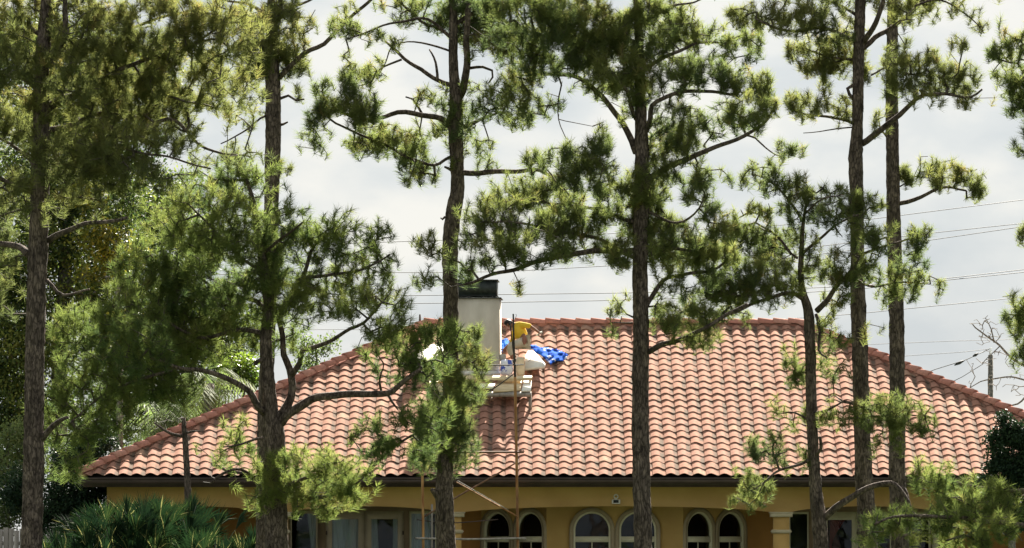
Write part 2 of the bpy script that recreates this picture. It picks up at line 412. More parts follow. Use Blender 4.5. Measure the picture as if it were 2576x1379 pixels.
# ------------------------------------------------------------------ house
house = empty('house')
tag(house, 'ochre stucco house with a hipped salmon tile roof behind the pines', 'house')
EZ, SL, RUN = 3.2, 0.481, 7.75
XL, XR = -9.78, 14.68
slope_len = RUN * math.sqrt(1 + SL * SL)
cs, sn = 1 / math.sqrt(1 + SL * SL), SL / math.sqrt(1 + SL * SL)
RIDGE = EZ + SL * RUN
def roof_pt(px, py, h=0.0):
    """where the ray through a photo pixel meets the front roof plane raised by h"""
    d = ray(px, py); nrm = Vector((0, -sn, cs)); o = Vector((0, CAMY, CAMZ)); p0 = Vector((0, 0, EZ)) + nrm * h
    return o + d * ((p0 - o).dot(nrm) / d.dot(nrm))

rf = MB()
yb = 2 * RUN
A, B_, C_, D_ = (XL, 0, EZ - .03), (XR, 0, EZ - .03), (XR, yb, EZ - .03), (XL, yb, EZ - .03)
R1, R2 = (XL + RUN, RUN, RIDGE - .03), (XR - RUN, RUN, RIDGE - .03)
rf.add([A, B_, C_, D_, R1, R2], [[(0, 1, 5, 4), (2, 3, 4, 5)], [(1, 2, 5), (3, 0, 4)]])
roof = rf.build('roof', M['underlay'], house)

TW, EXPO = 0.302, slope_len / 25
NSEG = 8
us = np.linspace(0, 1, NSEG + 1)
def prof(u):
    c = 0.5 + 0.5 * np.cos(2 * PI * (u - 0.36) / 1.0)
    return 0.054 * c ** 0.8 + 0.012 * (1 - u)
def tile_verts(L=EXPO + 0.06, lift=0.027, lip=0.007):
    """one S tile in its own frame: x across, y up the slope, z off the roof; origin at its lower left corner.
    The front edge rides on the course below and leaves the dark hollow under the lip."""
    h = prof(us); x = us * TW * 1.01; n = NSEG + 1
    front = np.stack([x, np.zeros_like(x), h + lift], -1)
    back = np.stack([x, np.full_like(x, L), h * 0.97 + 0.004], -1)
    f2 = front.copy(); low = np.stack([x, np.full_like(x, 0.003), h + lift - lip], -1)
    ub = np.stack([x, np.full_like(x, L * .8), h * 0.97 - .004], -1)
    v = np.concatenate([front, back, f2, low, low, ub])
    top = [(i, i + 1, n + i + 1, n + i) for i in range(NSEG)]
    butt = [(2 * n + i, 3 * n + i, 3 * n + i + 1, 2 * n + i + 1) for i in range(NSEG)]
    und = [(4 * n + i, 5 * n + i, 5 * n + i + 1, 4 * n + i + 1) for i in range(NSEG)]
    side = [(2 * n, n, 5 * n, 3 * n)]
    return v, np.array(top + butt + und + side), np.tile(us, 6)
TV, TF, TA = tile_verts()
def slope_matrix(origin, along, up_xy):
    """frame of a roof slope: x along the eave, y up the slope, z its normal"""
    a = Vector((*along, 0)); u = Vector((up_xy[0] * cs, up_xy[1] * cs, sn)); n = a.cross(u)
    m = Matrix((a, u, n)).transposed().to_4x4(); m.translation = Vector(origin)
    return m
MF = slope_matrix((XL, 0, EZ), (1, 0), (0, 1))
def hip_clip(v, width, flat_top):
    lim = v[:, 1] * cs
    lo, hi = lim, width - lim
    v = v.copy()
    bad = lo > hi
    mid = width / 2
    v[:, 0] = np.where(bad, mid, np.minimum(np.maximum(v[:, 0], lo), hi))
    return v
def tint_of(i, j, salt=0):
    random.seed(i * 1009 + j * 31 + salt); t = random.random()
    return 0.24 + 0.46 * t if random.random() < 0.975 else random.choice((0.0, 1.0, 0.95))
protos = []
for k in range(10):
    b = MB(); b.add(TV, [TF], tint=(k + 0.5) / 10, across=TA)
    protos.append(b)
def lay(width, Mx, own_rows, name, salt):
    ncol = int(width / TW) + 1
    big = MB(); first = [None] * 10; cnt = 0
    Mn = np.array(Mx)
    for r in range(25):
        y0 = r * EXPO
        lo, hi = y0 * cs, width - y0 * cs
        for c in range(ncol):
            x0 = c * TW + 0.0 - 0.02
            if x0 + TW < lo + 0.03 or x0 > hi - 0.03: continue
            t = tint_of(r, c, salt)
            random.seed(r * 77 + c + salt)
            jx, jy, jz = random.uniform(-.006, .006) + .006 * math.sin(r * 1.3 + c * .15), random.uniform(-.012, .012) + .012 * noise.noise((c * .12, r * .4, salt)), random.uniform(0, .007) + .02 * noise.noise((c * .08, r * .15, salt + 3))
            cut = x0 < lo + EXPO or x0 + TW > hi - EXPO
            own = r < own_rows and x0 + XL < 11.9
            if own and not cut:
                k = min(9, int(t * 10))
                if first[k] is None:
                    b = MB(); b.add(TV, [TF], tint=(k + .5) / 10, across=TA)
                    o = b.build('tile', M['tile'], roof, attrs=True); first[k] = o
                    for i in range(NSEG): o.data.polygons[i].use_smooth = True
                else:
                    o = first[k].copy(); C.objects.link(o)
                o.matrix_local = Mx @ Matrix.Translation((x0 + jx, y0 + jy, jz)); cnt += 1
                continue
            v = TV + np.array([x0 + jx, y0 + jy, jz])
            v = hip_clip(v, width, True)
            v = v @ Mn[:3, :3].T + Mn[:3, 3]
            if own:
                b = MB(); b.add(v, [TF], tint=t, across=TA); b.build('tile', M['tile'], roof, attrs=True); cnt += 1
            else:
                big.add(v, [TF], tint=t, across=TA)
    o = big.build(name, M['tile'], roof, attrs=True)
    sm = np.tile(np.array([True] * NSEG + [False] * (len(TF) - NSEG)), len(o.data.polygons) // len(TF))
    o.data.polygons.foreach_set('use_smooth', sm)
    tag(o, kind='stuff')
    return cnt
lay(XR - XL, MF, 4, 'upper_tiles', 0)
lay(yb, slope_matrix((XR, 0, EZ), (0, 1), (-1, 0)), 0, 'side_tiles', 5)
lay(yb, slope_matrix((XL, yb, EZ), (0, -1), (1, 0)), 0, 'side_tiles', 9)

def cap_row(p0, p1, name, n0=0):
    """barrel tiles lapped along a hip or ridge, each one a piece"""
    p0, p1 = Vector(p0), Vector(p1); L = (p1 - p0).length; k = int(L / 0.36); d = (p1 - p0).normalized()
    side = d.cross(Vector((0, 0, 1))).normalized(); up = side.cross(d)
    for i in range(k):
        random.seed(i * 13 + int(L * 100)); t = random.random()
        a = p0 + d * (i * L / k) + side * random.uniform(-.008, .008); b = a + d * (L / k + 0.06)
        ra, rb = 0.130, 0.108
        v, ac = [], []
        ns = 9
        for (q, rr, zz) in ((a, ra, 0.030), (b, rb, 0.0), (a, ra - 0.028, 0.030)):
            for j in range(ns + 1):
                an = PI * j / ns
                v.append((q + side * math.cos(an) * rr + up * (math.sin(an) * rr * 1.0 - 0.035 + zz))[:]); ac.append(0.2)
        n = ns + 1
        f = [(j, j + 1, n + j + 1, n + j) for j in range(ns)] + [(2 * n + j, 2 * n + j + 1, j + 1, j) for j in range(ns)]
        m = MB(); m.add(v, [f], tint=t, across=ac)
        o = m.build(name, M['ridge'], roof, attrs=True)
        for j in range(ns): o.data.polygons[j].use_smooth = True
cap_row((XL - .02, -.02, EZ + .10), (XL + RUN, RUN, RIDGE + .10), 'hip_tile')
cap_row((XR + .02, -.02, EZ + .10), (XR - RUN, RUN, RIDGE + .10), 'hip_tile')
cap_row((XL + RUN - .1, RUN, RIDGE + .09), (XR - RUN + .1, RUN, RIDGE + .09), 'ridge_tile')
# mortar bed under ridge and hips
for (a, b) in (((XL, 0, EZ), (XL + RUN, RUN, RIDGE)), ((XR, 0, EZ), (XR - RUN, RUN, RIDGE)), ((XL + RUN, RUN, RIDGE), (XR - RUN, RUN, RIDGE))):
    m = MB(); m.tube([Vector(a) + Vector((0, 0, .02)), Vector(b) + Vector((0, 0, .02))], 0.075, 8); m.build('mortar_bed', M['ridge'], roof, attrs=True)
# gutter and fascia, soffit
m = MB()
m.box(((XL + XR) / 2, 0.05, EZ - 0.085), (XR - XL - .06, 0.12, 0.125))
m.box(((XL + XR) / 2, -0.02, EZ - 0.03), (XR - XL - .02, 0.035, 0.03))
m.build('gutter', M['gutter'], house)
m = MB(); m.box(((XL + XR) / 2, 0.15, EZ - 0.14), (XR - XL - .14, 0.05, 0.17)); m.build('fascia', M['gutter'], house)
m = MB(); m.box(((XL + XR) / 2, RUN, EZ - 0.10), (XR - XL - .4, yb - .4, 0.04)); m.build('soffit', M['taupe'], house)
for sx in (XL, XR):
    m = MB(); m.box((sx, RUN, EZ - 0.1), (0.1, yb - .3, 0.16)); m.build('fascia', M['gutter'], house)
# porch front: beam with flat arches
YB = 0.7
cols = [425 * .639, 1105 * .639, 1785 * .639, 3070 * .639, 3735 * .639, 4420 * .639]
zt = EZ - 0.125
pts = []
zlow = P(0, 1288, YB).z; ztop = P(0, 1273.5, YB).z
XWL, XWR = P(cols[0] + 2, 0, YB).x - 0.0, XR - 0.63
spans = list(zip(cols[:-1], cols[1:]))
bottom = []
for a, b in spans:
    xa, xb = P(a, 0, YB).x + .22, P(b, 0, YB).x - .22
    bottom.append((xa, zlow))
    for i in range(1, 16):
        t = i / 16; bottom.append((xa + (xb - xa) * t, zlow + (ztop - zlow) * (1 - (2 * t - 1) ** 2) ** 0.75))
    bottom.append((xb, zlow))
XWR = max(XWR, bottom[-1][0] + .2)
poly = [(XWL, zt), (XWR, zt), (XWR, zlow)] + [q for q in reversed(bottom)] + [(XWL, zlow)]
def slab_poly(poly2, holes, y0, y1, frame=None):
    """vertical slab from a 2D outline (x,z) with holes, between depth y0 and y1; frame maps to the world"""
    loops = [poly2] + holes
    tr = tessellate_polygon([[Vector((x, z, 0)) for x, z in lp] for lp in loops])
    flat = [q for lp in loops for q in lp]; n = len(flat)
    f = lambda x, y, z: (frame @ Vector((x, y, z)))[:] if frame is not None else (x, y, z)
    m = MB()
    m.add([f(x, y0, z) for x, z in flat] + [f(x, y1, z) for x, z in flat], [[tuple(t) for t in tr], [tuple(n + i for i in reversed(t)) for t in tr]])
    k = 0; side = []
    for lp in loops:
        for i in range(len(lp)):
            a, b = k + i, k + (i + 1) % len(lp); side.append((a, b, b + n, a + n))
        k += len(lp)
    m.f.append(np.array(side))
    return m
slab_poly(poly, [], YB, YB + .35).build('porch_beam', M['stucco'], house)
# columns with capital and ring
for cx in cols:
    c = P(cx, 0, YB).x
    zc = P(0, 1288, YB).z
    m = MB(); m.box((c, YB + .2, (zc - .11) / 2), (0.365, 0.365, zc - .11)); col = m.build('column', M['stucco'], house)
    m = MB(); m.box((c, YB + .19, zc - .07), (0.50, 0.47, 0.085)); m.box((c, YB + .19, zc - .012), (0.54, 0.5, 0.03)); m.build('capital', M['trim'], col)
    zr = P(0, 1337, YB).z
    m = MB()
    for dz, w in ((-.027, .43), (0, .465), (.027, .43)): m.box((c, YB + .2, zr + dz), (w, w, .0265))
    m.build('moulding', M['trim'], col)
# side walls, back wall
YW = 3.2
m = MB(); m.box((XWL + .1, (YB + 15) / 2 + .2, 1.5), (.2, 15 - YB, 3.0)); m.build('side_wall', M['stucco_shaded'], house)
m = MB(); m.box((XWR - .1, (YB + 15) / 2 + .2, 1.5), (.2, 15 - YB, 3.0)); m.build('side_wall', M['stucco_shaded'], house)
m = MB(); m.box(((XWL + XWR) / 2, 14.9, 1.5), (XWR - XWL, .2, 3.0)); m.build('rear_wall', M['stucco'], house)
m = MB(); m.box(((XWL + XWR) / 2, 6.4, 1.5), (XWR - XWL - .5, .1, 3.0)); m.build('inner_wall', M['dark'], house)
m = MB(); m.box(((XWL + XWR) / 2, 2.0, .06), (XWR - XWL + .6, 3.4, .12)); m.build('porch_floor', M['stone'], house)
m = MB(); m.box(((XWL + XWR) / 2, 2.2, 2.93), (XWR - XWL - .42, 2.2, .03)); m.build('porch_ceiling', M['taupe'], house)

def wall_run(p0, p1, openings, material, yname='wall'):
    """wall from p0 to p1 (plan points), openings = list of 2D outlines in (distance along, z)"""
    d = Vector((p1[0] - p0[0], p1[1] - p0[1], 0)); L = d.length; d.normalize()
    fr = Matrix((d, Vector((-d.y, d.x, 0)), Vector((0, 0, 1)))).transposed().to_4x4(); fr.translation = Vector((p0[0], p0[1], 0))
    slab_poly([(0, 0.1), (L, 0.1), (L, 2.91), (0, 2.91)], openings, 0, .2, fr).build(yname, material, house)
    return fr, L
def arch_outline(cx, z0, zs, r, n=16):
    return [(cx + r, z0)] + [(cx + r * math.cos(a), zs + r * math.sin(a)) for a in [PI * i / n for i in range(n + 1)]] + [(cx - r, z0)]
def ring(outer, inner, y0, y1, fr, name, material, parent):
    """flat band between two outlines with the same number of points"""
    n = len(outer); m = MB(); f = lambda q, y: (fr @ Vector((q[0], y, q[1])))[:]
    v = [f(q, y0) for q in outer] + [f(q, y0) for q in inner] + [f(q, y1) for q in outer] + [f(q, y1) for q in inner]
    fs = []
    for i in range(n - 1):
        fs += [(i, i + 1, n + i + 1, n + i), (i, 2 * n + i, 2 * n + i + 1, i + 1), (n + i, n + i + 1, 3 * n + i + 1, 3 * n + i)]
    m.add(v, [fs]); return m.build(name, material, parent)
def flat_poly(pts2, y, fr, name, material, parent):
    m = MB(); m.add([(fr @ Vector((x, y, z)))[:] for x, z in pts2], [[tuple(range(len(pts2)))]]); return m.build(name, material, parent)
def bar(x0, x1, z0, z1, y0, y1, fr, name, material, parent):
    m = MB(); m.prism([fr @ Vector((x0, y0, z0)), fr @ Vector((x1, y0, z0)), fr @ Vector((x1, y0, z1)), fr @ Vector((x0, y0, z1))], fr.to_3x3() @ Vector((0, y1 - y0, 0)))
    return m.build(name, material, parent)
def arched_window(cx, fr, zs, R):
    """one round-headed light: raised stucco band, painted frame, transom and two panes"""
    z0 = 0.75
    w = ring(arch_outline(cx, z0, zs, R), arch_outline(cx, z0, zs, R * .82), -.045, .0, fr, 'window', M['band'], house)
    ring(arch_outline(cx, z0, zs, R * .835), arch_outline(cx, z0, zs, R * .735), -.018, .06, fr, 'frame', M['frame'], w)
    zt_ = P(0, 2123 * .639, 2).z
    bar(cx - R * .74, cx + R * .74, zt_ - .065, zt_ + .065, -.01, .05, fr, 'transom', M['frame'], w)
    flat_poly([(cx + R * .735 * math.cos(a), zs + R * .735 * math.sin(a)) for a in [PI * i / 16 for i in range(17)]] + [(cx - R * .735, zt_ + .065), (cx + R * .735, zt_ + .065)], .045, fr, 'pane', M['glass'], w)
    flat_poly([(cx - R * .735, zt_ - .065), (cx - R * .735, z0), (cx + R * .735, z0), (cx + R * .735, zt_ - .065)], .045, fr, 'pane', M['glass'], w)
    bar(cx - .012, cx + .012, z0, zt_ - .065, .02, .04, fr, 'glazing_bar', M['frame'], w)
    return w
R_W = 89 * .00576 * 1.015
zs = P(0, 2087 * .639, 2).z
def opening(cx): return arch_outline(cx, .75, zs, R_W * .80)
YF = 1.8
xa, xb = P(2150 * .639, 0, YF).x, P(2685 * .639, 0, YF).x
dep = 1.42
# middle of the bay
L0 = xb - xa
c1, c2 = P(2328 * .639, 0, YF).x - xa, P(2507 * .639, 0, YF).x - xa
fr, _ = wall_run((xa, YF), (xb, YF), [opening(c1), opening(c2)], M['stucco'], 'bay_wall')
arched_window(c1, fr, zs, R_W); arched_window(c2, fr, zs, R_W)
# canted sides
xl, xr = xa - 1.50, xb + 1.50
Ls = math.hypot(1.5, dep)
fr, _ = wall_run((xl, YF + dep), (xa, YF), [opening(Ls / 2 - R_W * 1.0), opening(Ls / 2 + R_W * 1.0)], M['stucco'], 'bay_wall')
for s_ in (-1, 1): arched_window(Ls / 2 + s_ * R_W * 1.0, fr, zs, R_W)
fr, _ = wall_run((xb, YF), (xr, YF + dep), [opening(Ls / 2 - R_W * 1.0), opening(Ls / 2 + R_W * 1.0)], M['stucco'], 'bay_wall')
for s_ in (-1, 1): arched_window(Ls / 2 + s_ * R_W * 1.0, fr, zs, R_W)
YW = YF + dep
def X(sx, Y=YW): return P(sx * .639, 0, Y).x
def Z(sy, Y=YW): return P(0, sy * .639, Y).z
def rect(x0, x1, z1, z0=.15): return [(x0, z0), (x1, z0), (x1, z1), (x0, z1)]
def glazed(x0, x1, z1, fr, name, fw, material, sill=.2, curtain=None):
    """rectangular frame with a pane, door or window"""
    o = ring([(x0, sill), (x0, z1), (x1, z1), (x1, sill), (x0, sill)], [(x0 + fw, sill + fw), (x0 + fw, z1 - fw * 1.25), (x1 - fw, z1 - fw * 1.25), (x1 - fw, sill + fw), (x0 + fw, sill + fw)], .02, .09, fr, name, material, house)
    flat_poly([(x0 + fw * .95, sill + fw), (x1 - fw * .95, sill + fw), (x1 - fw * .95, z1 - fw * 1.2), (x0 + fw * .95, z1 - fw * 1.2)], .06, fr, 'pane', M['glass'], o)
    return o
def drape(x0, x1, z1, y, shape, material=None, fr=None):
    """a hanging curtain, or the red reflection sheet, with folds; shape(t) gives how far it is gathered at height t"""
    m = MB(); nx, nz = 22, 10; v = []
    for j in range(nz + 1):
        t = j / nz; a, b = shape(t)
        for i in range(nx + 1):
            s = i / nx
            v.append((x0 + (x1 - x0) * (a + (b - a) * s), y + .04 * math.sin(s * 34 + t), z1 - t * (z1 - .2)))
    f = [(j * (nx + 1) + i, j * (nx + 1) + i + 1, (j + 1) * (nx + 1) + i + 1, (j + 1) * (nx + 1) + i) for j in range(nz) for i in range(nx)]
    m.add(v, [f]); return m.build('curtain', material or M['curtain'], house, smooth=True)
# left part: plain ochre wall with shade in its colour, then windows and double doors
fr, _ = wall_run((XWL + .2, YW), (X(1105), YW), [], M['stucco_shaded'])
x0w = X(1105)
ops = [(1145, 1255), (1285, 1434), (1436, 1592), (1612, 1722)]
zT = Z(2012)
fr, _ = wall_run((x0w, YW), (X(1750), YW), [rect(X(a) - x0w, X(b) - x0w, zT) for a, b in ((1145, 1255), (1285, 1592), (1612, 1722))], M['taupe'])  # taupe puts the porch shadow into the colour of this ochre wall
glazed(X(1145) - x0w, X(1255) - x0w, zT, fr, 'window', .045, M['doorframe'])
for a, b in ((1285, 1438), (1439, 1592)):
    d_ = glazed(X(a) - x0w, X(b) - x0w, zT, fr, 'door', .15, M['doorframe'])
    hx = X(a) - x0w + .04 if a == 1439 else X(b) - x0w - .04
    bar(hx - .02, hx + .02, 1.0, 1.14, -.03, .02, fr, 'handle', M['black'], d_)
    for zz in (.6, 1.3, 1.9):
        q = X(b) - x0w - .02 if a == 1439 else X(a) - x0w + .02
        bar(q - .015, q + .015, zz, zz + .09, 0.0, .02, fr, 'hinge', M['gutter'], d_)
glazed(X(1612) - x0w, X(1722) - x0w, zT, fr, 'window', .05, M['frame'])
drape(X(1300), X(1420), zT, YW + .13, lambda t: (.0 + .1 * t, 1.0 - .12 * t))
drape(X(1455), X(1520), zT, YW + .13, lambda t: (.0, .45 + .3 * t))
drape(X(1530), X(1590), zT, YW + .13, lambda t: (.3, .8))
drape(X(1150), X(1262), zT, YW + .13, lambda t: (.55 + .2 * math.sin(t * 2), 1.0))
drape(X(1610), X(1700), zT, YW + .13, lambda t: (.0, .95))
fr, _ = wall_run((X(1750), YW), (xl, YW), [], M['stucco_shaded'])
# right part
fr, _ = wall_run((xr, YW), (X(3085), YW), [], M['stucco_shaded'])
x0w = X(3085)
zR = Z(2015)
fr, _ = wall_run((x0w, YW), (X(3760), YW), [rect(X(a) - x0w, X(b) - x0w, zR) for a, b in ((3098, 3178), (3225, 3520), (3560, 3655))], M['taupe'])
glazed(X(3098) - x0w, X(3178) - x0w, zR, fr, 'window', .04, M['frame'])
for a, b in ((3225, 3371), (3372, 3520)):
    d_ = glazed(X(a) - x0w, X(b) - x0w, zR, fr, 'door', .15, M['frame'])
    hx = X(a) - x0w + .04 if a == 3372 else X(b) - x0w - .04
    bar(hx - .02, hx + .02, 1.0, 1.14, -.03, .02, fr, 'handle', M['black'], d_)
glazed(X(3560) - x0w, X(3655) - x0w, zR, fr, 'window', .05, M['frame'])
drape(X(3250), X(3330), zR - .12, YW + .3, lambda t: (.2 - .2 * t, 1.0 - .75 * min(1, t * 4)), M['red_reflection'])  # red sheet added to stand for the roof's reflection in the glass
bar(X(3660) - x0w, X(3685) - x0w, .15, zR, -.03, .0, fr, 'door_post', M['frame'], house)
fr, _ = wall_run((X(3760), YW), (XWR - .2, YW), [], M['stucco_shaded'])

# flood light on the beam
fl = empty('flood_light', Q(2424, 1975, YB), house)
def ringtube(c, r, th, parent, name, material, n=16):
    m = MB(); m.tube([c + Vector((math.cos(a) * r, 0, math.sin(a) * r)) for a in [2 * PI * i / n for i in range(n + 1)]], th, 6, cap=False); return m.build(name, material, parent, smooth=True)
ringtube(Vector((0, -.03, .115)), .045, .013, fl, 'sensor', M['white_paint'])
m = MB(); m.box((0, -.05, 0), (.19, .06, .10)); m.box((0, -.09, -.04), (.19, .03, .02)); m.box((0, -.02, .06), (.03, .04, .06)); m.build('housing', M['white_paint'], fl)
m = MB(); m.box((0, -.085, .005), (.12, .012, .065)); m.build('lens', M['black'], fl)

# chimney: built at the roof, turned by two degrees as it shows its lit right cheek
ch_x0, ch_x1 = P(1135, 0, 4.9).x, P(1255.5, 0, 4.9).x
chz = P(0, 751, 4.9).z
che = empty('chimney', ((ch_x0 + ch_x1) / 2, 4.9, 0), house); che.rotation_euler = (0, 0, math.radians(-2.6))
w2 = (ch_x1 - ch_x0) / 2
m = MB(); m.box((0, .5, (chz + 4.9) / 2), (2 * w2, 1.0, chz - 4.9)); m.build('shaft', M['chimney'], che)
m = MB(); m.box((0, .5, chz + .012), (2 * w2 + .09, 1.08, .024)); m.build('chimney_cap', M['black'], che)
m = MB()
for sx in (-1, 1):
    for sy in (0.1, .9): m.box((sx * (w2 - .12), sy, chz + .05), (.05, .05, .06))
m.box((0, .5, chz + .24), (2 * w2 - .14, .86, .36)); m.box((.005, .5, chz + .435), (2 * w2 - .08, .92, .03)); m.box((0, .5, chz + .075), (2 * w2 - .1, .9, .02))
m.build('spark_arrestor', M['black'], che)
m = MB(); m.box((0, .5, 5.70), (2 * w2 + .06, 1.06, .10)); m.build('flashing', M['white_paint'], che)
# vent pipe by the left ridge end
m = MB(); b0 = P(1056, 812, RUN); m.tube([b0 - Vector((0, 0, .2)), b0 + Vector((0, 0, .2))], [.035, .022], 8); m.build('vent_pipe', M['gutter'], house)

# ------------------------------------------------------------------ things on the roof
nrm = Vector((0, -sn, cs))
def lying(pix, h, th, name, material, label=None, cat=None, parent=None, group=None, slope=None):
    """flat sheet on the roof slope: photo outline, lifted h, th thick"""
    if slope is None:
        pp, nn = [roof_pt(x * .639, y * .639, h) for x, y in pix], nrm
    else:                                  # a flatter sheet propped on the slope: hinged at its lowest photo point
        lo = max(pix, key=lambda q: q[1]); a = roof_pt(lo[0] * .639, lo[1] * .639, h)
        nn = Vector((0, -math.sin(slope), math.cos(slope))); o_ = Vector((0, CAMY, CAMZ)); pp = []
        for x, y in pix:
            d = ray(x * .639, y * .639); pp.append(o_ + d * ((a - o_).dot(nn) / d.dot(nn)))
    m = MB(); m.prism(pp, -nn * th)
    o = m.build(name, material, parent)
    if label: tag(o, label, cat, group)
    return o
pf = empty('work_platform'); tag(pf, 'makeshift board platform resting on the tiles below the chimney', 'platform')
SB = math.radians(15)
lying([(1700, 1477), (2094, 1479), (2094, 1490), (1700, 1489)], .44, .05, 'board', M['wood_pale'], parent=pf, slope=SB)
lying([(1962, 1492), (2055, 1491), (2049, 1534), (1940, 1541)], .46, .03, 'board', M['wood_pale'], parent=pf, slope=SB)
lying([(2062, 1496), (2092, 1495), (2089, 1537), (2052, 1538)], .46, .03, 'board', M['foam'], parent=pf, slope=SB)
lying([(1890, 1510), (1950, 1508), (1938, 1526), (1880, 1526)], .46, .03, 'board', M['foam'], parent=pf, slope=SB)
lying([(1690, 1500), (1760, 1500), (1760, 1538), (1690, 1540)], .46, .03, 'board', M['wood_pale'], parent=pf, slope=SB)
lying([(1680, 1541), (2091, 1541), (2091, 1552), (1680, 1552)], .40, .07, 'beam', M['wood_grey'], parent=pf)
for sx in (1700, 1850, 2086):
    a = roof_pt(sx * .639, 1548 * .639, .36); m = MB(); m.tube([a, a - Vector((0, 0, .45))], .035, 6); m.build('leg', M['wood_grey'], pf)
    a = roof_pt(sx * .639, 1484 * .639, .40); m = MB(); m.tube([a, a - Vector((0, 0, .5))], .03, 6); m.build('leg', M['wood_grey'], pf)
lying([(2066, 1402), (2080, 1379), (2096, 1377), (2120, 1402), (2146, 1432), (2143, 1440), (2066, 1448)], .34, .07, 'white_board', M['foam'], 'white foam board with a grey footprint smear beside the stooping worker', 'board', slope=math.radians(17))
wb = bpy.data.objects['white_board']
lo_ = roof_pt(2066 * .639, 1448 * .639, .34); nn_ = Vector((0, -math.sin(math.radians(17)), math.cos(math.radians(17))))
m = MB(); pp_ = []
for x, y in ((2074, 1421), (2085, 1405), (2096, 1403), (2086, 1415), (2078, 1424)):
    d = ray(x * .639, y * .639); o_ = Vector((0, CAMY, CAMZ)); pp_.append(o_ + d * ((lo_ + nn_ * .004 - o_).dot(nn_) / d.dot(nn_)))
m.prism(pp_, nn_ * .003); m.build('smear', M['stone'], wb)
lying([(1597, 1440), (1640, 1390), (1700, 1355), (1748, 1350), (1748, 1400), (1690, 1425), (1640, 1445)], .40, .05, 'white_sheet', M['foam'], 'white sheet lying on the tiles left of the chimney behind the pine trunk', 'sheet', slope=math.radians(17))
def crumple(pix, name, material, label, cat, h=.12, amp=.05, n=16, seed=1):
    """cloth dropped on the slope: outline filled by a grid and thrown into folds"""
    xs = [p[0] for p in pix]; ys = [p[1] for p in pix]
    def inside(x, y):
        c = False; k = len(pix)
        for i in range(k):
            x1, y1 = pix[i]; x2, y2 = pix[(i + 1) % k]
            if (y1 > y) != (y2 > y) and x < (x2 - x1) * (y - y1) / (y2 - y1) + x1: c = not c
        return c
    m = MB(); v = []; idx = {}; f = []
    nx, ny = n * 2, n
    for j in range(ny + 1):
        for i in range(nx + 1):
            x = min(xs) + (max(xs) - min(xs)) * i / nx; y = min(ys) + (max(ys) - min(ys)) * j / ny
            z = h + amp * (noise.noise((x * .06 + seed, y * .09, seed)) + .6 * noise.noise((x * .15, y * .2, seed)))
            idx[i, j] = len(v); v.append(roof_pt(x * .639, y * .639, z)[:])
    for j in range(ny):
        for i in range(nx):
            x = min(xs) + (max(xs) - min(xs)) * (i + .5) / nx; y = min(ys) + (max(ys) - min(ys)) * (j + .5) / ny
            if inside(x, y): f.append((idx[i, j], idx[i + 1, j], idx[i + 1, j + 1], idx[i, j + 1]))
    m.add(v, [f]); o = m.build(name, material, None, smooth=True)
    md = o.modifiers.new('thickness', 'SOLIDIFY'); md.thickness = .012
    return tag(o, label, cat)
crumple([(2084, 1362), (2106, 1360), (2130, 1370), (2160, 1372), (2190, 1374), (2212, 1386), (2226, 1392), (2236, 1398), (2228, 1415), (2208, 1424), (2185, 1422), (2165, 1436), (2152, 1420), (2130, 1398), (2108, 1385), (2090, 1372)], 'patterned_cloth', M['blue_cloth'], 'crumpled blue cloth with white blotches spread on the tiles right of the worker', 'cloth', seed=3)
crumple([(1966, 1338), (1998, 1334), (2004, 1352), (1992, 1370), (1978, 1388), (1966, 1384)], 'blue_sheet', M['blue'], 'small plain blue plastic sheet tucked behind the chimney corner', 'sheet', seed=8)
def sack(pc, w, h, d, Y, name, material, label, cat, seed=0, flat=.0):
    """soft filled bag: rounded box with wrinkles"""
    c = Q(*pc, Y); m = MB(); nu, nv = 18, 12; v = []
    for j in range(nv + 1):
        ph = -PI / 2 + PI * j / nv
        for i in range(nu):
            th = 2 * PI * i / nu
            x, y, z = math.cos(ph) * math.cos(th), math.cos(ph) * math.sin(th), math.sin(ph)
            k = 1 / max(abs(x), abs(y), abs(z)) ** .62
            q = Vector((x * w * k * .5, y * d * k * .5, z * h * k * .5))
            q *= 1 + .12 * noise.noise((x * 2 + seed, y * 2, z * 2)) + .05 * noise.noise((x * 6 + seed, y * 6, z * 6))
            v.append((c + q)[:])
    f = [(j * nu + i, j * nu + (i + 1) % nu, (j + 1) * nu + (i + 1) % nu, (j + 1) * nu + i) for j in range(nv) for i in range(nu)]
    m.add(v, [f]); return tag(m.build(name, material, None, smooth=True), label, cat)
sack((1994, 1448), .30, .38, .22, 4.75, 'patterned_bag', M['blue_bag'], 'white bag with blue pattern standing at the foot of the chimney', 'bag', 2)
sack((2048, 1445), .21, .47, .24, 4.70, 'paper_sack', M['sack'], 'beige paper sack standing behind the scaffold mast', 'sack', 5)
sack((1978, 1408), .16, .17, .16, 4.95, 'grey_stone', M['stone'], 'grey rounded lump between the chimney and the patterned bag', 'stone', 9)

